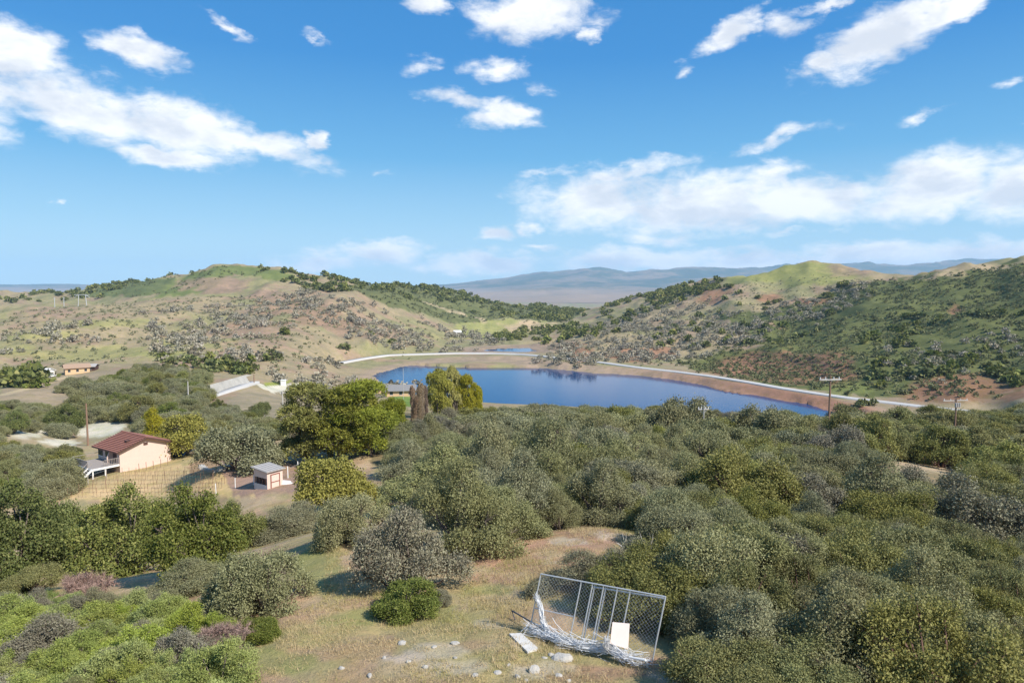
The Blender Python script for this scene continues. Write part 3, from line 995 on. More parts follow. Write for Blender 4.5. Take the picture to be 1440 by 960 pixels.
def pine_tree(rng):
    lobs = []
    for i in range(40):
        z = rng.uniform(.3, 2.35)
        w = .95 * (1 - ((z - 1.0) / 1.55) ** 2 * .62)
        an = rng.random() * 6.283
        rd = w * rng.uniform(.35, .85)
        lobs.append((rd * math.cos(an), rd * math.sin(an), z, rng.uniform(.22, .38)))
    lobs.append((0, 0, 2.4, .26))
    a = np.array(lobs)
    return a[:, :3], a[:, 3]


SPEC['pine'] = []
for i in range(2):
    rng = np.random.default_rng(70 + i)
    lob = pine_tree(rng)
    V, F, tint, lob, tips = crown(rng, lob=lob, ncl=1700, lpc=17, L=.085, Wd=.013, cr=.05, squash=.78, gap=.6, flat=.2)
    cm = np_mesh('pine_crown', V, F, [('tint', 'FACE', 'FLOAT', tint)])
    cm.materials.append(MAT['pine'])
    parts = [tube([(0, 0, -.1), (.03, .02, .8), (0, .03, 1.6), (0, 0, 2.4)], np.array([.075, .06, .04, .015]), 8)]
    for c_, r_ in zip(*lob):
        z0 = max(.3, c_[2] - .25)
        parts.append(tube([(0, 0, z0), c_ * np.array([.5, .5, 1]) + np.array([0, 0, -.1]), c_], np.array([.022, .016, .008]), 4))
    Vt, Ft = cat(parts)
    tm = np_mesh('pine_trunk', Vt, Ft, smooth=True)
    tm.materials.append(MAT['bark'])
    SPEC['pine'].append((cm, tm))
SPEC['weeping'] = []
for i in range(2):
    rng = np.random.default_rng(90 + i)
    lob = [(rng.uniform(-.5, .5), rng.uniform(-.5, .5), z, rng.uniform(.34, .52)) for z in np.linspace(.7, 2.75, 15)]
    lob = np.array(lob)
    V, F, tint, lob, tips = crown(rng, lob=(lob[:, :3], lob[:, 3]), ncl=1100, lpc=13, L=.16, Wd=.017, cr=.06, droop=1.6, gap=.6, squash=1.1)
    cm = np_mesh('weeping_crown', V, F, [('tint', 'FACE', 'FLOAT', tint)])
    cm.materials.append(MAT['yellow'])
    Vt, Ft = limbs(rng, lob, tips, r0=.06, ntip=60)
    tm = np_mesh('weeping_trunk', Vt, Ft, smooth=True)
    tm.materials.append(MAT['bark'])
    SPEC['weeping'].append((cm, tm))
SPEC['cypress'] = []
for i in range(2):
    rng = np.random.default_rng(110 + i)
    n = 5200
    z = rng.uniform(.15, 11.5, n)
    an = rng.random(n) * 6.283
    w = np.clip(1.0 - np.maximum(z - 10.4, 0) / 1.6, .1, 1) * (.82 + .18 * np.sin(z * 2.1 + np.cos(an * 2)))
    p = np.stack([np.cos(an) * w, np.sin(an) * w, z], 1) * np.array([.95, .95, 1]) + rng.normal(size=(n, 3)) * .07
    d = unit(p * np.array([1, 1, 0]))
    a = unit(d * .35 + np.array([0, 0, 1.]) + rng.normal(size=(n, 3)) * .3)
    b = unit(np.cross(a, d + rng.normal(size=(n, 3)) * .5))
    V, F = quads(p, a, b, rng.uniform(.35, .7, n), rng.uniform(.06, .12, n))
    cm = np_mesh('cypress_crown', V, F, [('tint', 'FACE', 'FLOAT', np.clip(rng.normal(.5, .25, n), 0, 1))])
    cm.materials.append(MAT['cypress'])
    Vt, Ft = tube([(0, 0, -.5), (0, 0, 4), (0, 0, 11)], np.array([.3, .22, .05]), 6)
    tm = np_mesh('cypress_trunk', Vt, Ft, smooth=True)
    tm.materials.append(MAT['bark'])
    SPEC['cypress'].append((cm, tm))

NAMES = {'rust': 'rusty_bush', 'sage_near': 'manzanita_shrub', 'olive_near': 'scrub_oak', 'sage': 'manzanita_shrub', 'olive': 'scrub_oak', 'dark': 'live_oak', 'twig': 'bare_shrub', 'bright': 'green_brush', 'yellow': 'yellow_green_shrub',
         'pink': 'red_twig_shrub', 'pine': 'pine_tree', 'weeping': 'weeping_tree', 'cypress': 'cypress_tree'}
CATS = {'rust': 'bush', 'sage_near': 'shrub', 'olive_near': 'shrub', 'sage': 'shrub', 'olive': 'shrub', 'dark': 'tree', 'twig': 'shrub', 'bright': 'bush', 'yellow': 'shrub', 'pink': 'shrub', 'pine': 'tree', 'weeping': 'tree', 'cypress': 'tree'}
NPLANT = [0]


def plant(key, x, y, R, label, group=None, hs=1.0, var=None, sink=.12, name=None):
    NPLANT[0] += 1
    if key in ('sage', 'olive') and math.hypot(x, y) < 100:
        key += '_near'
    k = NPLANT[0] if var is None else var
    cm, tm = SPEC[key][k % len(SPEC[key])]
    e = bpy.data.objects.new(name or NAMES[key], None)
    e.empty_display_size = .3
    COL.objects.link(e)
    e.location = (x, y, float(gz(x, y)) - sink * R * .3)
    e.rotation_euler = (RNG.normal() * .07, RNG.normal() * .07, RNG.random() * 6.283)
    e.scale = (R * RNG.uniform(.86, 1.18), R * RNG.uniform(.86, 1.18), R * hs)
    tag(e, label, CATS[key], group)
    for nm, me in (('crown', cm), ('trunk', tm)):
        o = bpy.data.objects.new(nm, me)
        o.parent = e
        COL.objects.link(o)
    return e


def nearest(x, y, marks):
    return min(marks, key=lambda m: math.hypot(x - m[0], y - m[1]))[2]


TAKEN = []        # (x, y, r) of plants already standing


def place(key, u, v, wpx, label, hpx=None, group=None, var=None, name=None):
    """a plant whose foot is seen at (u, v), wpx wide and hpx high in the picture"""
    p = hit(u, v)
    px_m = p[1] / FPX
    R = wpx * px_m / 2
    hs = 1.0
    if hpx:
        H0 = {'rust': 1.2, 'sage_near': 1.2, 'olive_near': 1.25, 'sage': 1.2, 'olive': 1.25, 'dark': 1.4, 'twig': 1.15, 'bright': 1.0, 'yellow': 1.4, 'pink': 1.15, 'pine': 2.65, 'weeping': 3.2, 'cypress': 11.5}[key]
        hs = (hpx * px_m * 1.02) / (H0 * R)
    TAKEN.append((p[0], p[1], R))
    return plant(key, p[0], p[1], R, label, group, hs, var, name=name)


# shrubs and trees one can point at
place('sage', 370, 858, 176, 'large rounded grey-green shrub beside the grassy path, left of the clearing', 118, var=0).location.z -= .4
place('sage', 402, 752, 105, 'grey-green shrub behind the large rounded one, below the pink shed', 48)
place('sage', 262, 832, 105, 'low grey-green shrub under the dark oaks', 40)
place('sage', 505, 765, 120, 'broad grey-green shrub in front of the yellow-green one', 84)
place('sage', 648, 780, 160, 'tall grey-green shrub bordering the red earth rise', 118)
place('twig', 572, 826, 150, 'purplish grey twiggy shrub standing out into the clearing', 104)
place('dark', 562, 868, 96, 'small dark green bush alone in the clearing grass', 54, name='green_bush')
place('twig', 622, 852, 40, 'little dry bush next to the small dark green one', 22)
place('yellow', 472, 716, 125, 'dense yellow-green shrub right of the pink shed', 90)
place('pink', 132, 852, 74, 'pinkish bare-twigged shrub in front of the dark oaks', 54)
place('pink', 326, 918, 80, 'pinkish bare-twigged shrub at the edge of the grass clearing', 50)
place('dark', 368, 898, 66, 'dark low bush touching the pinkish shrub by the clearing', 36, name='green_bush')
for i, a in enumerate([(30, 806, 150, 118), (92, 800, 110, 112), (182, 806, 150, 112), (225, 785, 110, 88), (292, 800, 130, 112), (135, 770, 90, 80), (330, 772, 80, 70), (-40, 800, 120, 110)]):
    place('dark', a[0], a[1], a[2], 'dark green oak in the dense grove below the house', a[3], 'oaks in the grove below the house')
place('olive', 45, 836, 90, 'russet tinged bush at the foot of the oak grove', 50)
place('sage', 345, 660, 120, 'wide grey-green tree shading the yard beside the driveway loop', 74)
place('yellow', 254, 640, 104, 'yellow-green leafy tree right behind the salmon house', 66)
place('yellow', 222, 622, 42, 'smaller yellow-green tree peeping over the house roof', 44)
place('pine', 432, 652, 96, 'tall bushy pine with a split trunk by the yard', 116, 'bushy pines beside the yard')
place('pine', 476, 648, 92, 'bushy pine between the tall yard pine and the brown cypresses', 108, 'bushy pines beside the yard')
place('pine', 522, 640, 92, 'bushy pine between the tall yard pine and the brown cypresses', 108, 'bushy pines beside the yard')
place('pine', 550, 624, 56, 'small pine next to the brown cypress row', 66)
for i, (u, v, w, h) in enumerate([(578.5, 604, 6, 46), (584, 604, 6.4, 60), (589, 602, 6, 58), (594, 600, 6, 59), (599.5, 599, 6, 55)]):
    place('cypress', u, v, w, 'slender browned cypress column in the close row by the pines', h, 'row of browned cypresses')
for i, (u, v, w, h) in enumerate([(618, 592, 36, 74), (640, 590, 34, 72), (658, 590, 34, 66), (672, 590, 22, 52)]):
    place('weeping', u, v, w, 'tall yellow-green drooping tree in the clump beside the cypresses', h, 'drooping trees in front of the lake')
place('dark', 366, 590, 30, 'round dark green tree on the bare slope below the road cut', 30)
place('dark', 352, 583, 16, 'small dark bush on the bare slope beside the round tree', 12)
place('sage', 948, 625, 92, 'domed grey-green shrub standing up against the lake', 74)
place('twig', 1160, 662, 92, 'bare purplish grey shrub bulging above the thicket near the tall pole', 66)
place('sage', 1085, 632, 110, 'domed grey-green shrub between the tall pole and the small pole', 72)
place('rust', 1290, 800, 40, 'rusty leaved bush inside the olive thicket', 56)
place('rust', 1340, 822, 40, 'second rusty leaved bush inside the olive thicket', 50)
place('rust', 1386, 668, 30, 'small orange-yellow bush beside the dirt path', 20)
place('twig', 820, 832, 120, 'dry brown twiggy shrub right behind the wire pen', 50)
place('twig', 905, 838, 130, 'dry grey brown brush overhanging the end of the wire pen', 66)


# brush filling the slopes: dart throwing over the land, kept where the picture shows brush
def fill(poly, y0, y1, rfun, mixf, label, group, n, seed, spacing=.98, hs=(.7, 1.1), not_in=(), lift=.6, keep=(), name=None, maxn=300):
    rng = np.random.default_rng(seed)
    r2 = rng.random(n)
    Y = np.sqrt(y0 * y0 + (y1 * y1 - y0 * y0) * r2)
    us = [p[0] for p in poly]
    X = ((min(us) - 40) + rng.random(n) * (max(us) - min(us) + 80) - 720) / FPX * Y
    Z = gz(X, Y)
    RA = np.array([rfun(y, rng) for y in Y])
    ua, va, _ = proj(X, Y, Z + RA * lift)
    ok = in_poly(ua, va, poly) & in_view(X, Y, Z, RA * 1.3)
    ub, vb, _ = proj(X, Y, Z)
    for q in not_in:
        ok &= ~in_poly(ub, vb, q)
    for q in keep:
        for sx in (-.8, 0, .8):
            for sz in (.25, .65, 1.0):
                uc, vc_, _ = proj(X + sx * RA, Y, Z + RA * sz)
                ok &= ~in_poly(uc, vc_, q)
    cnt = 0
    for i in np.nonzero(ok)[0]:
        x, y, z, R, u, v = X[i], Y[i], Z[i], RA[i], ua[i], va[i]
        T_ = np.array(TAKEN)
        if (np.hypot(T_[:, 0] - x, T_[:, 1] - y) < spacing * .62 * (R + T_[:, 2])).any():
            continue
        TAKEN.append((x, y, R))
        key = mixf(u, v, rng)
        h_ = rng.uniform(*hs)
        lb, gr = label[key], group[key]
        if '{' in lb:
            zn = nearest(x, y, ZONES)
            lb = lb.format(('broad low ' if h_ < .85 else 'tall ') , zn)
            gr = gr + ' ' + zn
        plant(key, x, y, R, lb, gr, h_, name=name)
        cnt += 1
        if cnt >= maxn:
            break
    return cnt


CLEAR = [(300, 960), (310, 905), (395, 868), (455, 845), (460, 760), (490, 770), (500, 830), (640, 840), (660, 785), (735, 752), (860, 738), (905, 752), (900, 775), (800, 800),
         (760, 815), (745, 850), (735, 880), (925, 935), (1010, 960)]
BANKS = [(95, 628), (105, 604), (135, 588), (178, 590), (165, 610), (120, 634)]
BANK2 = [(0, 614), (40, 602), (100, 620), (92, 632), (30, 616)]
DECK = [(112, 636), (165, 600), (245, 612), (250, 650), (168, 668), (140, 676), (120, 664)]
PATHR = [(1240, 636), (1300, 648), (1365, 658), (1350, 670), (1290, 664), (1250, 672)]
YARD = [(70, 705), (160, 668), (165, 600), (240, 600), (300, 636), (430, 640), (430, 700), (340, 712), (330, 700), (260, 696)]
THICKET = [(505, 650), (560, 610), (600, 592), (680, 578), (760, 572), (900, 578), (1000, 575), (1090, 572), (1180, 585), (1440, 574), (1560, 580), (1560, 1000), (1020, 1000), (930, 905), (925, 850), (830, 822), (780, 800), (900, 765),
           (895, 738), (730, 748), (690, 720), (560, 690), (510, 680)]


def mix_thicket(u, v, rng):
    q = rng.random()
    w = .14 + np.clip((u - 850) / 400, 0, 1) * .45 + np.clip((v - 620) / 300, 0, 1) * .35
    if v < 640 and u > 1180:
        return 'bright2' if False else ('olive' if q < .7 else 'sage')
    if q < .07:
        return 'twig'
    return 'olive' if q < .07 + w * .85 else 'sage'


ZONES = []
for u, v, Y, ph in [(880, 850, 20, 'beside the wire pen'), (1100, 850, 24, 'spreading right of the wire pen'), (1350, 860, 26, 'below the orange-tipped brush'), (820, 715, 36, 'behind the red earth rise'),
                    (620, 650, 70, 'below the brown cypresses'), (760, 620, 85, 'rising toward the lake shore'), (800, 585, 120, 'along the brink above the lake'), (1000, 720, 45, 'behind the bleached dead branches'),
                    (1000, 640, 80, 'around the small pole'), (1168, 600, 112, 'round the foot of the tall pole'), (1300, 650, 85, 'beside the dirt path'), (1300, 740, 50, 'in front of the dirt path'),
                    (1340, 590, 165, 'under the pole with transformers'), (1430, 650, 100, 'beyond the orange-yellow bush')]:
    p = px(u, v, Y)
    ZONES.append((p[0], p[1], ph))
tl = {'sage': '{}grey-green thicket shrub {}', 'olive': '{}olive green thicket shrub {}', 'twig': '{}dry grey-brown thicket shrub {}'}
tg_ = {'sage': 'grey-green thicket', 'olive': 'olive thicket', 'twig': 'dry thicket shrubs'}
RISE = [(740, 756), (800, 745), (880, 740), (905, 756), (890, 772), (800, 795), (760, 805), (740, 790)]
YSH = [(415, 640), (470, 626), (530, 632), (536, 690), (480, 712), (430, 712)]
PENV = [(742, 814), (764, 812), (930, 858), (930, 935), (742, 890)]
p_, q_ = hit(744, 889, 10, 40), hit(917, 931, 10, 40)
for f in np.linspace(0, 1, 9):
    c_ = p_ + (q_ - p_) * f
    TAKEN.append((c_[0], c_[1] - .3, .55))
p_end = q_ + np.array([.7, -.6, 0])
TAKEN.append((p_end[0], p_end[1], .8))
n1 = fill(THICKET, 15, 18.4, lambda y, r: r.uniform(1.2, 1.9), mix_thicket, tl, tg_, 1500, 31, not_in=(CLEAR,), keep=(RISE, PENV), spacing=.95, hs=(.9, 1.3))
n1 += fill(THICKET, 18.4, 48, lambda y, r: r.uniform(1.4, 2.5), mix_thicket, tl, tg_, 9000, 1, not_in=(CLEAR,), keep=(RISE,), spacing=.95, hs=(.9, 1.4))
n2 = fill(THICKET, 44, 110, lambda y, r: r.uniform(2.9, 4.7), mix_thicket, tl, tg_, 9000, 2, not_in=(CLEAR,), keep=(PATHR, RISE, YSH), hs=(.85, 1.3))
n3 = fill(THICKET, 100, 235, lambda y, r: r.uniform(3.9, 6.0), mix_thicket, tl, tg_, 9000, 3, not_in=(CLEAR,), keep=(PATHR, YSH), hs=(.62, .92))
print('thicket', n1, n2, n3)
bl = {'bright': 'fresh green low bush in the mixed brush at the foot of the slope', 'twig': 'grey dry bush among the fresh green brush by the clearing', 'sage': 'pale sage bush among the fresh green brush by the clearing'}
bg_ = {'bright': 'fresh green bushes', 'twig': 'dry bushes in the green brush', 'sage': 'pale bushes in the green brush'}
n4 = fill([(-60, 858), (90, 850), (200, 848), (300, 860), (330, 900), (310, 960), (300, 1010), (-60, 1010)], 14, 34, lambda y, r: r.uniform(.7, 1.25),
          lambda u, v, r: 'bright' if r.random() < .82 else 'twig' if r.random() < .7 else 'sage', bl, bg_, 9000, 5, not_in=(CLEAR,), spacing=.85, hs=(.8, 1.25))
for u, v, Y, ph in [(130, 600, 180, 'around the white cut bank beyond the house'), (210, 540, 300, 'on the brushy slope below the tan house'), (250, 560, 240, 'beside the narrow road'), (150, 560, 240, 'on the slope above the reddish pole'),
                    (60, 660, 120, 'below the house deck'), (20, 690, 105, 'beyond the vine terrace fence'), (20, 590, 210, 'at the foot of the bare pale slope'), (320, 600, 180, 'between the yellow-green tree and the road')]:
    p = px(u, v, Y)
    ZONES.append((p[0], p[1], ph))
hl_ = {'sage': '{}grey-green bush {}', 'olive': '{}olive green bush {}', 'dark': '{}dark green bush {}'}
hg_ = {'sage': 'grey-green bushes', 'olive': 'olive bushes', 'dark': 'dark bushes'}
mixl = lambda u, v, r: 'sage' if r.random() < .72 else 'olive' if r.random() < .7 else 'dark'
n5 = fill([(75, 615), (85, 580), (130, 545), (200, 513), (285, 520), (290, 556), (262, 576), (215, 603), (150, 594)], 140, 345, lambda y, r: r.uniform(3.4, 5.4), mixl, hl_, hg_, 5000, 6, keep=(BANKS, BANK2, DECK), name='chaparral_bush')
n6 = fill([(-30, 632), (60, 622), (130, 634), (124, 655), (66, 692), (-30, 694)], 95, 185, lambda y, r: r.uniform(2.3, 3.8), mixl, hl_, hg_, 4000, 7, not_in=(YARD,), keep=(BANKS, BANK2, DECK), name='chaparral_bush')
n7 = fill([(-30, 560), (60, 572), (75, 592), (50, 612), (-30, 622)], 150, 290, lambda y, r: r.uniform(2.2, 3.8), mixl, hl_, hg_, 500, 8, keep=(BANKS, BANK2, DECK), name='chaparral_bush')
n8 = fill([(260, 585), (300, 570), (345, 580), (395, 600), (390, 625), (310, 615)], 125, 230, lambda y, r: r.uniform(2.2, 3.6), mixl, hl_, hg_, 1600, 9, keep=(BANKS, BANK2, DECK), name='chaparral_bush')
print('brush', n4, n5, n6, n7, n8)
for (u, v, w) in [(105, 546, 34), (128, 548, 26), (92, 553, 22), (55, 582, 34), (15, 575, 26)]:
    place('sage', u, v, w, 'grey-green shrub alone on the bare pale slope beyond the house', None, 'shrubs on the bare slope')
# bleached dead branches at the edge of the clearing
def dead_branches():
    p0 = hit(925, 790)
    e = bpy.data.objects.new('dead_branches', None)
    COL.objects.link(e)
    e.location = p0
    tag(e, 'bleached dead branches lying at the edge of the clearing', 'branches')
    rng = np.random.default_rng(12)
    for k in range(16):
        a = rng.uniform(-.4, 3.5)
        d = np.array([math.cos(a), math.sin(a) * .6, rng.uniform(.15, .8)])
        L = rng.uniform(.8, 1.9)
        q = [np.array([rng.normal() * .5, rng.normal() * .3, 0])]
        for s in range(4):
            q.append(q[-1] + d * L / 4 + rng.normal(size=3) * .09)
        parts = [tube(q, np.linspace(.035, .01, 5), 5)]
        for s in (1, 2, 3):
            for w in range(3):
                d2 = unit(d + rng.normal(size=3) * .7)
                parts.append(tube([q[s], q[s] + d2 * .3, q[s] + d2 * .55 + rng.normal(size=3) * .07], np.array([.015, .01, .005]), 4))
        V, F = cat(parts)
        me = np_mesh('branch', V, F, [('tint', 'FACE', 'FLOAT', np.full(len(F), rng.random()))], smooth=True)
        link('branch', me, MAT['deadwood'], e)


dead_branches()

# ------------------------------------------------------------------ trees of the far hills
def far_template(rng, kind):
    if kind == 'dark':
        c, r = lobes_dome(rng, 8, 1.25, (.38, .58))
        V, F, tint, lob, tips = crown(rng, lob=(c, r), ncl=36, lpc=4, L=.52, Wd=.19, cr=.09, gap=.8)
    elif kind == 'grey':
        c, r = lobes_dome(rng, 8, 1.35, (.36, .55))
        V, F, tint, lob, tips = crown(rng, lob=(c, r), ncl=30, lpc=3, L=.3, Wd=.05, cr=.09, gap=.8, twigs=130, twl=.5)
        V = V * 1.0
    n0 = len(F)
    Vt, Ft = tube([(0, 0, -.3), (.03, 0, .3), (0, .02, .8)], np.array([.09, .07, .03]), 4)
    V, F = cat([(V, F), (Vt, Ft)])
    tint = np.concatenate([tint, np.full(len(Ft), .2)])
    return V, F, tint, n0


def widen(V, n0, k):
    """thicker twigs, so a bare crown still reads as a grey haze of branches at its distance"""
    Q = V[:n0 * 4].reshape(-1, 4, 3)
    mid = (Q[:, 1] + Q[:, 3]) / 2
    Q[:, 1] = mid + (Q[:, 1] - mid) * k
    Q[:, 3] = mid + (Q[:, 3] - mid) * k
    V[:n0 * 4] = Q.reshape(-1, 3)
    return V


FT = {}
for kind, mat in (('dark', 'dark'), ('grey', 'greyoak')):
    FT[kind] = []
    for i in range(4):
        V, F, tint, n0 = far_template(np.random.default_rng(200 + i), kind)
        if kind == 'grey':
            V = widen(V, n0, 3.6)
        me = np_mesh('far_' + kind, V, F, [('tint', 'FACE', 'FLOAT', tint)], mat_idx=np.r_[np.zeros(n0), np.ones(len(F) - n0)])
        me.materials.append(MAT[mat])
        me.materials.append(MAT['bark'])
        FT[kind].append((me, V, F, tint))


def scatter(poly, y0, y1, dens, seed, rr, clump=0.0, cs=60.):
    """feet of trees spread over the land inside an outline; dens = trees per hectare"""
    rng = np.random.default_rng(seed)
    us = [p[0] for p in poly]
    a0, a1 = (min(us) - 720) / FPX, (max(us) - 720) / FPX
    area = (a1 - a0) * (y1 * y1 - y0 * y0) / 2
    n = int(area / 1e4 * dens)
    Y = np.sqrt(y0 * y0 + (y1 * y1 - y0 * y0) * rng.random(n))
    X = (a0 + (a1 - a0) * rng.random(n)) * Y
    Z = gz(X, Y)
    u, v, f = proj(X, Y, Z)
    ok = in_poly(u + rng.normal(size=n) * 6, v + rng.normal(size=n) * 2, poly)
    if clump:
        ok &= fbm(X, Y, cs, 3, seed) > clump + rng.normal(size=n) * .04
    R = rng.uniform(rr[0], rr[1], n)
    ok &= in_view(X, Y, Z, R * 1.3)
    dl_, _ = seg_dist(X, Y, LAKE, True)
    ok &= ~in_poly(X, Y, LAKE) & (dl_ > 5)
    for rd in (ROAD, DAMR):
        d_, _ = seg_dist(X, Y, rd)
        ok &= d_ > 6
    return np.stack([X, Y, Z, R], 1)[ok]


far = {'grey': [], 'dark': []}
G = far['grey']
G.append(scatter([(200, 445), (330, 425), (420, 408), (520, 430), (620, 462), (720, 478), (640, 496), (560, 502), (480, 515), (440, 530), (330, 522), (240, 512), (200, 480)], 380, 1100, 95, 1, (1.4, 4.6), .42))
G.append(scatter([(0, 470), (60, 455), (140, 455), (150, 475), (60, 492), (0, 500)], 380, 800, 70, 2, (1.6, 4.2), .48))
G.append(scatter([(750, 516), (770, 490), (860, 450), (930, 425), (1000, 425), (1060, 440), (1090, 470), (1000, 505), (900, 510), (800, 518)], 420, 1200, 120, 3, (1.4, 4.2), .38))
G.append(scatter([(1060, 445), (1120, 410), (1230, 395), (1210, 430), (1130, 465)], 520, 1000, 70, 4, (2.4, 4.0), .42))
G.append(scatter([(1240, 480), (1300, 455), (1440, 470), (1440, 530), (1330, 545), (1250, 550)], 320, 620, 60, 5, (1.8, 3.2), .44))
G.append(scatter([(400, 540), (480, 520), (600, 535), (590, 560), (480, 562), (400, 552)], 250, 430, 60, 6, (2.4, 3.8)))
G.append(scatter([(380, 520), (480, 505), (480, 530), (400, 545), (350, 530)], 320, 520, 60, 16, (2.4, 3.8), .4))
D = far['dark']
D.append(scatter([(345, 378), (480, 388), (620, 402), (830, 438), (780, 456), (700, 444), (600, 424), (500, 424), (440, 408), (380, 392)], 850, 1750, 46, 7, (3.4, 6.0), .42, 120))
D.append(scatter([(840, 442), (900, 416), (1010, 392), (1030, 402), (930, 432), (860, 456)], 750, 1600, 60, 8, (3.2, 5.6), .4))
D.append(scatter([(1200, 480), (1290, 440), (1440, 440), (1500, 500), (1440, 545), (1290, 562), (1240, 556)], 300, 640, 70, 9, (2.2, 4.2), .5, 50))
D.append(scatter([(950, 430), (1120, 395), (1240, 410), (1250, 460), (1100, 490), (850, 490), (860, 460)], 480, 1050, 16, 10, (2.8, 5.0), .5, 50))
D.append(scatter([(390, 470), (560, 470), (580, 500), (440, 515), (390, 500)], 420, 700, 14, 11, (2.6, 4.4), .5, 50))
D.append(scatter([(690, 470), (850, 452), (850, 480), (760, 482), (690, 482)], 700, 1250, 45, 12, (3.0, 5.0), .4))
D.append(scatter([(262, 385), (420, 370), (430, 385), (330, 378), (270, 385)], 1000, 1350, 40, 13, (3.0, 5.0), .48, 50))
D.append(scatter([(-20, 425), (60, 410), (240, 386), (260, 390), (120, 424)], 1000, 2100, 20, 14, (3.6, 6.0), .47, 70))
D.append(scatter([(190, 525), (230, 508), (330, 500), (420, 500), (345, 530), (260, 526)], 310, 460, 60, 15, (2.4, 4.0), .4))
D.append(scatter([(0, 545), (0, 515), (40, 512), (62, 530), (50, 545)], 240, 360, 260, 17, (3.0, 4.6)))
D.append(scatter([(1060, 560), (1240, 566), (1290, 572), (1290, 582), (1150, 575)], 260, 420, 40, 18, (1.6, 2.8)))
D.append(scatter([(560, 505), (600, 500), (600, 506)], 480, 700, 30, 19, (2.0, 3.4)))


def join_scatter(name, tmpl, P, mats, label, cat=None):
    Vs, Fs, Ts, Ms, o = [], [], [], [], 0
    rng = np.random.default_rng(len(P))
    pick = rng.integers(0, len(tmpl), len(P))
    for k, tm in enumerate(tmpl):
        V, F, tint, mi = tm
        Q = P[pick == k]
        if not len(Q):
            continue
        an = rng.random(len(Q)) * 6.283
        c_, s_ = np.cos(an)[:, None], np.sin(an)[:, None]
        R = Q[:, 3:4]
        X = (V[None, :, 0] * c_ - V[None, :, 1] * s_) * R + Q[:, 0:1]
        Y = (V[None, :, 0] * s_ + V[None, :, 1] * c_) * R + Q[:, 1:2]
        Z = V[None, :, 2] * R * rng.uniform(.85, 1.15, (len(Q), 1)) + Q[:, 2:3]
        Vs.append(np.stack([X, Y, Z], -1).reshape(-1, 3))
        Fs.append((F[None] + (np.arange(len(Q)) * len(V))[:, None, None]).reshape(-1, F.shape[1]) + o)
        o += len(Q) * len(V)
        Ts.append(np.clip(tint[None] + rng.normal(0, .14, (len(Q), 1)), 0, 1).ravel())
        Ms.append(np.tile(mi, len(Q)))
    me = np_mesh(name, np.concatenate(Vs), np.concatenate(Fs), [('tint', 'FACE', 'FLOAT', np.concatenate(Ts))], mat_idx=np.concatenate(Ms))
    for m in mats:
        me.materials.append(m)
    o = link(name, me)
    return tag(o, label, kind='stuff')


def thin(t, keep, rng):
    V, F, tint = t
    return V, F, tint


INFO = {'grey': ('bare_oak', 'leafless grey oak {}', 'leafless oaks {}', 'distant_bare_oaks', 'mass of leafless grey oaks on the far slopes'),
        'dark': ('evergreen_oak', 'dark round evergreen oak {}', 'evergreen oaks {}', 'distant_evergreen_oaks', 'dark evergreen woods on the far ridges')}
for kind in ('grey', 'dark'):
    P = np.concatenate(far[kind])
    size = P[:, 3] / P[:, 1]
    order = np.argsort(-size)
    P = P[order]
    print(kind, len(P))
    nm, lb, gr, nm2, lb2 = INFO[kind]
    marks = [(*px(u, v, Y)[:2], ph) for u, v, Y, ph in
             [(650, 490, 640, 'above the dam road'), (720, 465, 980, 'round the meadow beyond the dam'), (420, 440, 700, 'on the pinkish tan hillside'), (330, 380, 1130, 'on the green summit beyond the tan hill'),
              (130, 470, 500, 'on the grassy slope beyond the tan house'), (30, 530, 290, 'by the white cars and cabin'), (280, 515, 370, 'above the pale rock cut'), (540, 550, 300, 'round the lakeside houses'),
              (560, 420, 1150, 'on the dark ridge with the firebreak'), (800, 505, 600, 'at the red point where the dam meets the far shore'), (1000, 500, 560, 'above the shore road'), (930, 415, 1200, 'along the ridge crest toward the blue mountains'),
              (1130, 400, 880, 'below the pale green knoll'), (1200, 470, 560, 'in the gully of the green chaparral hill'), (1350, 490, 430, 'in the brushy hollow above the end of the shore road'), (1230, 565, 340, 'at the end of the shore road')]]
    for i, (x, y, z, R) in enumerate(P[:290]):
        zn = nearest(x, y, marks)
        me = FT[kind][i % 4][0]
        o = link(nm, me, None, None, (x, y, z - .1), RNG.random() * 6.283, (R, R, R * RNG.uniform(.85, 1.2)))
        tag(o, lb.format(zn), 'tree', gr.format(zn))
    if len(P) > 290:
        tm = []
        for me, V, F, tint in FT[kind]:
            mi = np.zeros(len(F))
            mi[-8:] = 1
            tm.append((V, F, tint, mi))
        join_scatter(nm2, tm, P[290:][:1050], [MAT['dark' if kind == 'dark' else 'greyoak'], MAT['bark']], lb2)

# low chaparral on the green slopes
rng = np.random.default_rng(77)
mound = []
for i in range(5):
    V, F, tint, _, _ = crown(np.random.default_rng(300 + i), H=.7, nl=4, lr=(.4, .6), ncl=9, lpc=3, L=.7, Wd=.26, cr=.12, gap=.9)
    mound.append((V, F, tint, np.zeros(len(F))))
S = [scatter(P_CHAP_R, 300, 1000, 480, 21, (1.0, 2.1), .30, 40),
     scatter([(1005, 440), (1120, 430), (1170, 450), (1120, 468), (1040, 468)], 500, 1000, 200, 22, (.8, 1.8), .3),
     scatter([(470, 402), (600, 404), (820, 437), (790, 455), (700, 450), (640, 455), (560, 430), (500, 425)], 850, 1700, 120, 23, (1.4, 2.6), .3),
     scatter([(110, 420), (150, 396), (300, 372), (420, 390), (330, 388), (240, 416)], 950, 1700, 60, 24, (1.2, 2.2), .35)]
rows = []
for k in range(9):
    for u_ in np.arange(1015 + k * 9, 1150 + k * 11, 4.6):
        p_ = hit(u_, 500 + k * 4.6 + (u_ - 1080) * .075, 330, 800)
        rows.append((p_[0], p_[1], p_[2], rng.uniform(.7, 1.15)))
S.append(np.array(rows))
S = np.concatenate(S)
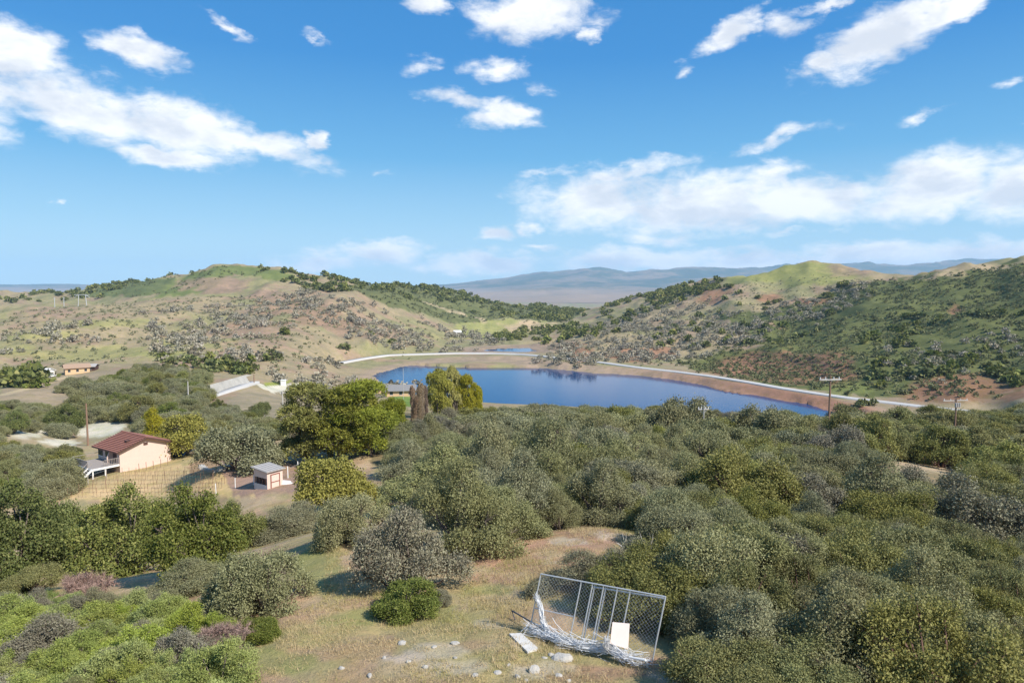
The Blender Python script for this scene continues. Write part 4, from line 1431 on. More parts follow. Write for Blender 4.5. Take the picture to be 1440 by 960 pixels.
print('chaparral', len(S))
S = S[rng.permutation(len(S))[:5200]]
MAT['chap'] = leaf_mat('low chaparral leaves', (0.085, 0.09, 0.035), (0.165, 0.17, 0.065), (0.25, 0.25, 0.10))
join_scatter('hillside_chaparral', mound, S, [MAT['chap']], 'low green chaparral covering the far slopes')
S2 = [scatter([(0, 440), (400, 410), (640, 470), (560, 505), (330, 525), (0, 515)], 380, 1000, 150, 25, (.7, 1.9), .36, 40),
      scatter([(760, 510), (870, 450), (1000, 400), (1230, 385), (1100, 470), (950, 515)], 420, 1100, 130, 26, (.7, 1.5), .36, 40)]
S2 = np.concatenate(S2)
S2 = S2[rng.permutation(len(S2))[:2700]]
join_scatter('hillside_scrub', mound, S2, [MAT['sage']], 'grey-green low scrub dotting the dry far slopes')
# ------------------------------------------------------------------ built things
class MB:
    """collects boxes, bars and panels of one part"""
    def __init__(s):
        s.V, s.F = [], []

    def add(s, V, F):
        o = len(s.V)
        s.V += [tuple(map(float, v)) for v in V]
        s.F += [tuple(int(i) + o for i in f) for f in F]
        return s

    def box(s, x0, x1, y0, y1, z0, z1):
        return s.add(*box_verts(x0, x1, y0, y1, z0, z1))

    def bar(s, a, b, r, sides=6):
        V, F = tube([a, (np.array(a) + np.array(b)) / 2, b], np.array([r, r, r]) if np.isscalar(r) else np.array([r[0], (r[0] + r[1]) / 2, r[1]]), sides)
        n = len(V)
        s.add(V, F)
        o = len(s.V) - n
        s.F.append(tuple(o + i for i in range(sides))[::-1])
        s.F.append(tuple(o + n - sides + i for i in range(sides)))
        return s

    def plank(s, a, b, w, h):
        a, b = Vector(a), Vector(b)
        d = (b - a).normalized()
        up = Vector((0, 0, 1)) if abs(d.z) < .9 else Vector((0, 1, 0))
        sd = d.cross(up).normalized() * w / 2
        u2 = sd.cross(d).normalized() * h / 2
        V = [p + i * sd + j * u2 for p in (a, b) for j in (-1, 1) for i in (-1, 1)]
        return s.add(V, [(0, 2, 3, 1), (4, 5, 7, 6), (0, 1, 5, 4), (2, 6, 7, 3), (0, 4, 6, 2), (1, 3, 7, 5)])

    def build(s, name, mat, parent=None, smooth=False):
        import bmesh
        me = bpy.data.meshes.new(name)
        me.from_pydata(s.V, [], s.F)
        bm = bmesh.new()
        bm.from_mesh(me)
        bmesh.ops.recalc_face_normals(bm, faces=bm.faces[:])
        bm.to_mesh(me)
        bm.free()
        return link(name, me, mat, parent)


def empty(name, loc, rotz, label, cat, group=None):
    e = bpy.data.objects.new(name, None)
    e.empty_display_size = .5
    COL.objects.link(e)
    e.location = loc
    e.rotation_euler = (0, 0, rotz)
    return tag(e, label, cat, group)


MAT['stucco'] = plain('salmon stucco', (.64, .48, .405), .9, .12, 2.0, .15)
MAT['rooftile'] = plain('red brown roof tile', (.30, .125, .085), .8, .3, 1.5, .2)
MAT['trim'] = plain('dark brown trim', (.075, .035, .025), .7, .2, 4)
MAT['deckwood'] = plain('weathered deck wood', (.30, .26, .23), .85, .3, 6)
MAT['white'] = plain('white paint', (.78, .77, .74), .6, .06, 4)
MAT['glass'] = plain('dark window glass', (.03, .035, .04), .1, .2, 1)
MAT['greyroof'] = plain('grey roof sheet', (.37, .345, .32), .85, .25, 3, .2)
MAT['pinkwall'] = plain('pink painted boards', (.66, .51, .43), .85, .12, 5)
MAT['redwood'] = plain('dark red wood', (.26, .09, .065), .8, .3, 6)
MAT['pole'] = plain('brown utility pole wood', (.24, .145, .095), .9, .3, 8)
MAT['palepole'] = plain('pale weathered pole', (.45, .42, .38), .9, .2, 8)
MAT['metal'] = plain('galvanised steel', (.50, .51, .51), .5, .15, 8, 0, .2)
MAT['concrete'] = plain('pale concrete', (.58, .56, .52), .9, .15, 2, .3)
MAT['rockm'] = plain('pale rock', (.44, .41, .36), .95, .25, 4, .6)
MAT['netting'] = plain('white plastic netting', (.80, .80, .80), .6, .05, 8)
MAT['board'] = plain('pinkish white board', (.80, .68, .62), .7, .06, 5)
MAT['dark'+'metal'] = plain('dark steel pipe', (.06, .065, .075), .5, .2, 8)
MAT['blue'] = plain('blue plastic sheet', (.05, .11, .19), .5, .25, 3)
MAT['darkroof'] = plain('weathered grey shingles', (.21, .20, .19), .85, .3, 2)
MAT['tanroof'] = plain('tan roof', (.36, .24, .16), .85, .2, 3)
MAT['tanwall'] = plain('tan wall', (.62, .42, .24), .9, .08, 3)


def house():
    p = hit(169, 664, 90, 150)
    Wd, Ln, He, Ha = 8.6, 7.2, 3.5, 4.95
    ang = rad(55.5)
    base = min(float(gz(p[0], p[1])), p[2])
    h = empty('salmon_house', (p[0], p[1], p[2]), ang, 'salmon stucco house with red-brown gable roof and raised deck', 'house')
    # local x runs along the gable wall, y away from the viewer; the walls reach below grade on the fall of the slope
    mb = MB()
    V = [(0, 0, -2.5), (Wd, 0, -2.5), (Wd, 0, He), (Wd / 2, 0, Ha), (0, 0, He)]
    V += [(x, Ln, z) for x, _, z in V]
    mb.add(V, [(0, 1, 2, 3, 4), (9, 8, 7, 6, 5), (0, 5, 6, 1), (1, 6, 7, 2), (0, 4, 9, 5)])
    wall = mb.build('wall', MAT['stucco'], h)
    ov, th = .75, .16
    sl = (Ha - He) / (Wd / 2)
    rf = MB()
    for s in (-1, 1):
        e = -ov if s < 0 else Wd + ov
        ze = He - sl * ov
        V = [(e, -.6, ze + .05), (Wd / 2, -.6, Ha + .05), (Wd / 2, Ln + .6, Ha + .05), (e, Ln + .6, ze + .05)]
        V += [(x, y, z + th) for x, y, z in V]
        rf.add(V, [(3, 2, 1, 0), (4, 5, 6, 7), (0, 1, 5, 4), (1, 2, 6, 5), (2, 3, 7, 6), (3, 0, 4, 7)])
    roof = rf.build('roof', MAT['rooftile'], h)
    # tile courses
    for s in (-1, 1):
        for k in range(13):
            f = (k + .5) / 13
            x = (Wd / 2) * (1 - f) + (-ov if s < 0 else Wd + ov) * f
            z = Ha + .05 + th + (He - sl * ov - Ha) * f
            MB().plank((x, -.6, z + .03), (x, Ln + .6, z + .03), .42, .05).build('tile_course', MAT['rooftile'], roof)
    MB().plank((Wd / 2, -.63, Ha + .27), (Wd / 2, Ln + .63, Ha + .27), .3, .12).build('ridge_cap', MAT['rooftile'], roof)
    for s in (-1, 1):
        e = -ov if s < 0 else Wd + ov
        MB().plank((e, -.64, He - sl * ov + .1), (Wd / 2, -.64, Ha + .1), .06, .28).build('barge_board', MAT['trim'], roof)
    MB().box(Wd * .5 - .35, Wd * .5 + .35, -.06, .02, Ha - 1.2, Ha - .75).build('vent', MAT['trim'], h)
    MB().box(1.8, 2.4, 1.2, 1.9, Ha - .9, Ha - .2).build('roof_vent', MAT['trim'], roof)
    # left, eaves side: windows and door under the overhang
    for (y0, y1, z0, z1, nm) in ((.9, 2.0, 0.1, 2.2, 'door'), (3.0, 4.6, .9, 2.2, 'window'), (5.6, 7.0, .9, 2.2, 'window')):
        w = MB().box(-.07, .02, y0, y1, z0, z1).build(nm, MAT['glass'] if nm == 'window' else MAT['trim'], h)
        w.location.z = 1.1
        MB().box(-.1, .01, y0 - .1, y1 + .1, z1 + .003, z1 + .12).build('frame', MAT['white'], w)
        MB().box(-.12, .01, y0 - .1, y1 + .1, z0 - .1, z0 - .003).build('sill', MAT['white'], w)
    # porch wing wall under the eave
    MB().add([(-.9, 2.3, 1.45), (-.02, 2.3, 1.45), (-.02, 2.3, 3.3), (-.5, 2.3, 3.1), (-.9, 2.3, 2.2), (-.9, 2.5, 1.45), (-.02, 2.5, 1.45), (-.02, 2.5, 3.3), (-.5, 2.5, 3.1), (-.9, 2.5, 2.2)],
             [(0, 1, 2, 3, 4), (9, 8, 7, 6, 5), (0, 5, 6, 1), (1, 6, 7, 2), (2, 7, 8, 3), (3, 8, 9, 4), (4, 9, 5, 0)]).build('porch_wall', MAT['stucco'], h)
    # deck on posts with railing and stairs
    dk = MB()
    for k in range(20):
        dk.box(-4.2, -.02, .1 + k * .34, .1 + k * .34 + .3, -.1, -.03)
    deck = dk.build('deck', MAT['deckwood'], h)
    MB().plank((-4.22, .05, -.2), (-.05, .05, -.2), .08, .3).build('fascia', MAT['white'], deck)
    MB().plank((-4.24, 0, -.2), (-4.24, 6.9, -.2), .08, .3).build('fascia', MAT['white'], deck)
    for (x, y) in ((-4.1, .2), (-2.2, .2), (-4.1, 3.4), (-4.1, 6.7)):
        MB().box(x - .09, x + .09, y - .09, y + .09, -4.2, -.12).build('post', MAT['white'], deck)
    rail = MB()
    rail.plank((-4.2, 1.6, 1.0), (-4.2, 6.9, 1.0), .1, .06)
    rail.plank((-4.2, 6.9, 1.0), (-.1, 6.9, 1.0), .1, .06)
    rail.plank((-2.4, .1, 1.0), (-.1, .1, 1.0), .1, .06)
    railing = rail.build('railing', MAT['deckwood'], h)
    for k in range(22):
        y = 1.6 + k * .25
        MB().box(-4.23, -4.17, y - .03, y + .03, -.03, .97).build('baluster', MAT['deckwood'], railing)
    for k in range(9):
        x = -2.4 + k * .28
        MB().box(x - .03, x + .03, .07, .13, -.03, .97).build('baluster', MAT['deckwood'], railing)
    st = empty_part('stairs', h)
    for s in (0, 1):
        MB().plank((-4.2, .15 + s * 1.2, -.15), (-7.0, .15 + s * 1.2, -2.4), .08, .3).build('stringer', MAT['white'], st)
        MB().plank((-4.2, .15 + s * 1.2, .85), (-7.0, .15 + s * 1.2, -1.4), .08, .08).build('handrail', MAT['deckwood'], st)
    for k in range(10):
        f = (k + .5) / 10
        MB().box(-4.2 - 2.8 * f - .14, -4.2 - 2.8 * f + .14, .2, 1.3, -.15 - 2.25 * f - .02, -.15 - 2.25 * f + .03).build('tread', MAT['deckwood'], st)
    for o_ in (deck, railing, st):
        o_.location.z = 1.45
    # things beside the wall
    q = hit(252, 641, 90, 150)
    b = MB()
    b.add([(-1.6, -.8, 0), (1.6, -.8, 0), (1.6, .8, 0), (-1.6, .8, 0), (-1.3, -.6, 1.0), (1.2, -.5, 1.15), (1.3, .5, 1.05), (-1.2, .6, .9)],
          [(0, 3, 2, 1), (4, 5, 6, 7), (0, 1, 5, 4), (1, 2, 6, 5), (2, 3, 7, 6), (3, 0, 4, 7)])
    o = b.build('covered_pile', MAT['blue'])
    o.location = (q[0], q[1], q[2] - .1)
    o.scale = (.75, .7, .7)
    tag(o, 'low pile under a blue sheet right of the salmon house', 'pile')
    return h


def empty_part(name, parent):
    e = bpy.data.objects.new(name, None)
    COL.objects.link(e)
    e.parent = parent
    return e


house()


def shed():
    p = hit(376, 688, 60, 110)
    s = empty('garden_shed', p, rad(56), 'small pink shed with flat grey roof and dark red door frames', 'shed')
    a, b = 2.2, 2.5     # width of the door face (local x) and depth of the open side (local y)
    MB().box(0, a, .0, .1, -.3, 2.05).build('front_wall', MAT['pinkwall'], s)
    MB().box(0, a, b - .1, b, -.3, 2.2).build('back_wall', MAT['pinkwall'], s)
    MB().box(a - .1, a - .003, .103, b - .103, -.3, 2.1).build('side_wall', MAT['pinkwall'], s)
    MB().box(.003, .1, .103, b - .103, 1.25, 2.1).build('upper_wall', MAT['pinkwall'], s)
    MB().box(.003, .1, .103, b - .103, -.3, .45).build('lower_wall', MAT['concrete'], s)
    for k in range(4):
        y = .35 + k * .5
        MB().box(-.03, .08, y - .04, y + .04, .45, 1.25).build('slat', MAT['trim'], s)
    rf = MB()
    rf.add([(-.25, -.3, 2.05), (a + .25, -.3, 2.05), (a + .25, b + .3, 2.3), (-.25, b + .3, 2.3), (-.25, -.3, 2.15), (a + .25, -.3, 2.15), (a + .25, b + .3, 2.4), (-.25, b + .3, 2.4)],
           [(3, 2, 1, 0), (4, 5, 6, 7), (0, 1, 5, 4), (1, 2, 6, 5), (2, 3, 7, 6), (3, 0, 4, 7)])
    roof = rf.build('roof', MAT['greyroof'], s)
    for k in range(6):
        x = -.1 + k * (a + .2) / 5
        MB().plank((x, -.3, 2.17), (x, b + .3, 2.42), .05, .04).build('roof_rib', MAT['greyroof'], roof)
    d = MB().box(.55, 1.65, -.05, -.003, -.2, 1.6).build('door', MAT['pinkwall'], s)
    for (x0, x1, z0, z1) in ((.45, .55, -.2, 1.7), (1.65, 1.75, -.2, 1.7), (.55, 1.65, 1.6, 1.7), (.55, 1.65, .7, .78)):
        MB().box(x0, x1, -.1, -.052, z0, z1).build('door_frame', MAT['redwood'], d)
    q = hit(402, 680, 60, 110)
    o = MB().add([(-.7, -.4, 0), (.8, -.3, 0), (.7, .5, 0), (-.6, .4, 0), (-.4, -.2, .35), (.5, -.1, .28), (.4, .3, .3), (-.4, .2, .4)],
                 [(0, 3, 2, 1), (4, 5, 6, 7), (0, 1, 5, 4), (1, 2, 6, 5), (2, 3, 7, 6), (3, 0, 4, 7)]).build('white_pile', MAT['white'])
    o.location = q
    tag(o, 'small white heap at the corner of the pink shed', 'pile')


shed()


def fence_run(name, pts, hgt, r, mat, label, cat='fence', wires=2):
    """posts with slack wires, set on the land"""
    P = [hit(u, v, 60, 160) for u, v in pts]
    f = empty(name, P[0], 0, label, cat)
    o = np.array(P[0])
    for p in P:
        q = np.array(p) - o
        MB().bar(q - np.array([0, 0, .3]), q + np.array([RNG.normal() * .05, RNG.normal() * .05, hgt]), r, 5).build('post', mat, f)
    w = MB()
    for k in range(wires):
        for a, b in zip(P[:-1], P[1:]):
            z = np.array([0, 0, hgt * (k + 1) / (wires + .3)])
            w.bar(np.array(a) - o + z, np.array(b) - o + z, .012, 3)
    if wires:
        w.build('wire', MAT['metal'], f)
    return f


fence_run('wire_fence', [(58, 698), (88, 690), (91, 676), (124, 681), (150, 672)], 1.5, .07, MAT['palepole'], 'wire fence with pale leaning posts down the edge of the vine terrace')
fence_run('post_row', [(304, 694), (331, 686), (357, 682)], 1.3, .05, MAT['white'], 'row of thin white posts along the pinkish drive by the shed', 'posts', 0)
fence_run('yard_fence', [(405, 672), (420, 664), (428, 656)], 1.5, .06, MAT['white'], 'short run of white posts right of the pink shed', 'fence', 1)
fence_run('gable_fence', [(196, 663), (206, 661), (216, 659), (226, 657), (236, 654)], 1.4, .045, MAT['pole'], 'thin brown fence in front of the salmon gable wall', 'fence', 2)
# vine rows
for k, (a, b) in enumerate((((75, 699), (300, 698)), ((92, 693), (305, 692)), ((112, 687), (312, 686)), ((132, 681), (316, 680)), ((150, 675), (300, 674)), ((172, 669), (280, 668)))):
    a, b = np.array(a), np.array(b)
    row = [tuple(a + (b - a) * f) for f in np.linspace(0, 1, 12)]
    P = [hit(u, v, 70, 140) for u, v in row]
    tr = empty('vine_row', P[0], 0, 'row of bare vines on thin stakes across the golden terrace', 'vines', 'vine rows on the terrace')
    w = MB()
    for i, p in enumerate(P):
        q = np.array(p) - np.array(P[0])
        MB().bar(q - np.array([0, 0, .2]), q + np.array([0, 0, 1.35]), .03, 4).build('stake', MAT['pole'], tr)
        if i:
            for z in (.7, 1.2):
                w.bar(pq + np.array([0, 0, z]), q + np.array([0, 0, z]), .007, 3)
            for s in range(2):
                f = (s + .5) / 2
                c = pq * (1 - f) + q * f
                w.bar(c, c + np.array([RNG.normal() * .08, RNG.normal() * .08, .75]), .022, 4)
                w.bar(c + np.array([0, 0, .7]), c + (q - pq) * .14 + np.array([0, 0, .85]), .012, 3)
        pq = q
    w.build('vine', MAT['pole'], tr)
# stone edging of the drive loop
ring = empty('stone_edging', hit(290, 655, 70, 140), 0, 'low curved edging of pale stones round the drive loop', 'stones')
o0 = np.array(ring.location)
for k in range(17):
    a = 3.6 + k * .17
    c = hit(303 + 22 * math.cos(a), 652 - 11 * math.sin(a), 70, 140) - o0
    s = RNG.uniform(.22, .34)
    MB().add([(c[0] + x * s * RNG.uniform(.8, 1.2), c[1] + y * s * RNG.uniform(.8, 1.2), c[2] + z * s + .05) for z in (-1, 1) for y in (-1, 1) for x in (-1, 1)],
             [(0, 2, 3, 1), (4, 5, 7, 6), (0, 1, 5, 4), (2, 6, 7, 3), (0, 4, 6, 2), (1, 3, 7, 5)]).build('stone', MAT['rockm'], ring)


def pole(u, vtop, vbase, Y, label, arm=0.0, mat='pole', r=.16, double=False, extras=0):
    d = px(u, vtop, Y)
    z0 = float(gz(d[0], Y))
    H = d[2] - z0
    e = empty('utility_pole', (d[0], Y, z0), rad(8), label, 'pole')
    MB().bar((0, 0, -.5), (0, 0, H), (r * 1.25, r * .8), 8).build('post', MAT[mat], e)
    if arm:
        z = H - .65
        for s in ((-1, 1) if double else (1,)):
            MB().box(-arm / 2, arm / 2, s * .2 - .07, s * .2 + .07, z - .09, z + .09).build('crossarm', MAT['palepole'], e)
        for x in (-arm * .46, -arm * .2, arm * .2, arm * .46):
            MB().bar((x, .2, z + .09), (x, .2, z + .42), (.07, .05), 6).build('insulator', MAT['white'], e)
        MB().plank((-.7, .28, z - .02), (0, .2, z - .75), .05, .05).plank((.7, .28, z - .02), (0, .2, z - .75), .05, .05).build('brace', MAT['metal'], e)
    for k in range(extras):
        MB().bar((-.45 + k * .45, -.45, H - 2.0), (-.45 + k * .45, -.45, H - 1.1), .22, 10).build('transformer', MAT['greyroof'], e)
    return e


PA = pole(1168, 528, 590, 112, 'tall brown utility pole with a double crossarm above the thicket', 3.6, 'pole', .17, True)
PB = pole(1345, 559, 575, 150, 'utility pole with dark transformers beyond the thicket, under the red slope', 6.0, 'pole', .17, False, 3)
pole(990, 570, 590, 112, 'small utility pole poking out of the thicket beside the domed shrubs', 1.8, 'palepole', .1)
pole(121, 567, 614, 172, 'reddish pole standing against the white cut bank beyond the house', 0, 'pole', .22)
pole(264, 536, 568, 232, 'slim pole beside the road below the pale cut', 0, 'palepole', .2)
pole(357, 526, 544, 292, 'brown pole at the top bend of the road by the driveway gate', 0, 'pole', .22)
pole(397, 550, 586, 190, 'pale pole with lamp arm left of the pines', 1.4, 'palepole', .17)
pole(567, 517, 548, 235, 'thin white mast in front of the lake by the grey roofed house', 0, 'palepole', .06)
wm = MB()
pa, pb = np.array(PA.location) + np.array([0, 0, 10]), np.array(PB.location)
# lattice pylons on the left ridge
for (u, v, Y, nleg, label) in ((77, 432, 800, 1, 'single steel mast beside the pylons on the tan ridge'), (90, 432, 800, 1, 'slightly leaning steel mast beside the pylons on the tan ridge'), (116, 430, 805, 2, 'H-shaped steel pylon on the tan ridge')):
    p = px(u, v, Y)
    z0 = float(gz(p[0], p[1]))
    e = empty('steel_pylon', (p[0], p[1], z0), 0, label, 'pylon')
    hgt = 13.5 + (CAM_Z * 0)
    if nleg == 1:
        MB().bar((-.0, 0, -.5), (.25, 0, hgt), .35, 6).build('leg', MAT['metal'], e)
        MB().box(-1.2, 1.6, -.2, .2, hgt - 1.2, hgt - .8).build('crossarm', MAT['metal'], e)
    else:
        for s in (-1, 1):
            MB().bar((s * 5, 0, -.5), (s * 4, 0, hgt), .4, 6).build('leg', MAT['metal'], e)
            MB().bar((s * 4, 0, hgt), (s * 9, 0, hgt - 3.2), .3, 5).build('arm', MAT['metal'], e)
        MB().box(-9.0, 9.0, -.3, .3, hgt - .3, hgt + .3).build('crossarm', MAT['metal'], e)


def small_house(u, v, Y0, Y1, w, d, hgt, rise, rot, wall, roofm, label, name):
    p = hit(u, v, Y0, Y1)
    e = empty(name, p, rad(rot), label, 'house')
    mb = MB()
    V = [(-w / 2, -d / 2, -2), (w / 2, -d / 2, -2), (w / 2, -d / 2, hgt), (w / 2, 0, hgt + rise), (w / 2, d / 2, hgt), (w / 2, d / 2, -2), (-w / 2, d / 2, -2), (-w / 2, d / 2, hgt), (-w / 2, 0, hgt + rise), (-w / 2, -d / 2, hgt)]
    mb.add(V, [(0, 1, 2, 9), (1, 5, 4, 3, 2), (6, 0, 9, 8, 7), (5, 6, 7, 4), (0, 6, 5, 1)])
    mb.build('wall', MAT[wall], e)
    rf = MB()
    for s in (-1, 1):
        V = [(-w / 2 - .6, s * (d / 2 + .7), hgt - .25), (w / 2 + .6, s * (d / 2 + .7), hgt - .25), (w / 2 + .6, 0, hgt + rise + .06), (-w / 2 - .6, 0, hgt + rise + .06)]
        V += [(x, y, z + .2) for x, y, z in V]
        rf.add(V, [(3, 2, 1, 0), (4, 5, 6, 7), (0, 1, 5, 4), (1, 2, 6, 5), (2, 3, 7, 6), (3, 0, 4, 7)])
    rf.build('roof', MAT[roofm], e)
    for k in range(max(2, int(w // 3))):
        x = -w / 2 + (k + .5) * w / max(2, int(w // 3))
        wn = MB().box(x - .55, x + .55, -d / 2 - .06, -d / 2 + .01, .9, 2.1).build('window', MAT['glass'], e)
        MB().box(x - .65, x + .65, -d / 2 - .1, -d / 2 - .062, .78, .88).build('sill', MAT['white'], wn)
    return e


small_house(108, 524, 300, 400, 10.5, 7, 2.9, 1.4, 38, 'tanwall', 'tanroof', 'tan house with low brown roof beyond the pale slope', 'tan_house')
small_house(124, 521, 300, 420, 8, 5, 2.4, .9, 10, 'trim', 'greyroof', 'dark open barn right beside the tan house', 'barn')
small_house(65, 527, 280, 400, 6, 4, 2.4, .8, -15, 'white', 'white', 'white roofed cabin beside the dark trees near the tan house', 'cabin')
small_house(564, 556, 200, 300, 10, 7, 2.4, 1.4, 8, 'tanwall', 'darkroof', 'grey roofed house with a lawn in front of the lake', 'lakeside_house')
small_house(523, 553, 200, 330, 9, 6, 2.5, 1.2, -6, 'tanwall', 'greyroof', 'pale roofed building half hidden by bare trees near the lake', 'outbuilding')
small_house(643, 470, 700, 1200, 9, 6, 3.0, 2.0, 15, 'white', 'white', 'white farm building at the edge of the green meadow', 'farmhouse')
for k, (u, v) in enumerate(((34, 527.5), (48, 528.5), (72, 530))):
    p = hit(u, v, 260, 420)
    e = empty('parked_car', p, rad(20 + 30 * k), 'white car parked among the dark trees near the tan house', 'car', 'white cars near the tan house')
    MB().box(-2.1, 2.1, -.85, .85, .35, .95).build('body', MAT['white'], e)
    MB().add([(-1.2, -.8, .95), (1.3, -.8, .95), (1.3, .8, .95), (-1.2, .8, .95), (-.8, -.7, 1.5), (.8, -.7, 1.5), (.8, .7, 1.5), (-.8, .7, 1.5)],
             [(0, 3, 2, 1), (4, 5, 6, 7), (0, 1, 5, 4), (1, 2, 6, 5), (2, 3, 7, 6), (3, 0, 4, 7)]).build('cabin', MAT['glass'], e)
    for x in (-1.3, 1.3):
        for y in (-.8, .8):
            MB().bar((x, y - .1, .33), (x, y + .1, .33), .33, 10).build('wheel', MAT['darkmetal'], e)

# road past the pale cut, the driveway and its white gate pillar
R1 = [hit(u, v, 150, 420) for u, v in [(262, 570), (280, 564), (300, 557), (320, 550), (340, 544), (358, 538)]]
ribbon('hill_road', R1, 4.2, MAT['asphalt'], 'narrow pale road climbing past the cut bank', .3, 60)
q = hit(398.5, 542, 200, 420)
gp = empty('gate_pillar', q, 0, 'square white gate pillar on the pale driveway', 'pillar')
MB().box(-1.0, 1.0, -1.0, 1.0, -.5, 2.6).build('shaft', MAT['white'], gp)
MB().box(-1.2, 1.2, -1.2, 1.2, 2.603, 2.85).build('cap', MAT['white'], gp)
# pale cut bank above the road, an uneven facet of bare rock
def cut_bank(corners, Y0, Y1, label, thick=.5, mat='cutrock'):
    bl, br, tr, tl = [hit(u, v, Y0, Y1) for u, v in corners[:2]] + [None, None]
    (u2, v2), (u3, v3) = corners[2:]
    tr, tl = px(u2, v2, br[1] + 3.0), px(u3, v3, bl[1] + 3.0)
    n, k = 26, 10
    V = []
    for j in range(k):
        for i in range(n):
            a, b = i / (n - 1), j / (k - 1)
            p = (bl * (1 - a) + br * a) * (1 - b) + (tl * (1 - a) + tr * a) * b
            o = (RNG.random() - .5) * .9 * (0 < j < k - 1) + math.sin(i * 1.7) * .25
            V.append((p[0], p[1] - o, p[2]))
    F = [(j * n + i, j * n + i + 1, (j + 1) * n + i + 1, (j + 1) * n + i) for j in range(k - 1) for i in range(n - 1)]
    m0 = len(V)
    back = [(V[i][0], V[i][1] + 9, V[i][2] - 1.0) for i in range((k - 1) * n, k * n)]
    V += back
    F += [((k - 1) * n + i, (k - 1) * n + i + 1, m0 + i + 1, m0 + i) for i in range(n - 1)]
    o = MB().add(V, F).build('cut_bank', MAT[mat])
    tag(o, label, 'bank')


MAT['cutrock'] = plain('bare pale rock', (.36, .34, .30), .95, .45, .35, .6)
cut_bank([(297, 557), (352, 540), (345, 527), (295, 541)], 150, 420, 'pale bare rock cut above the narrow road')

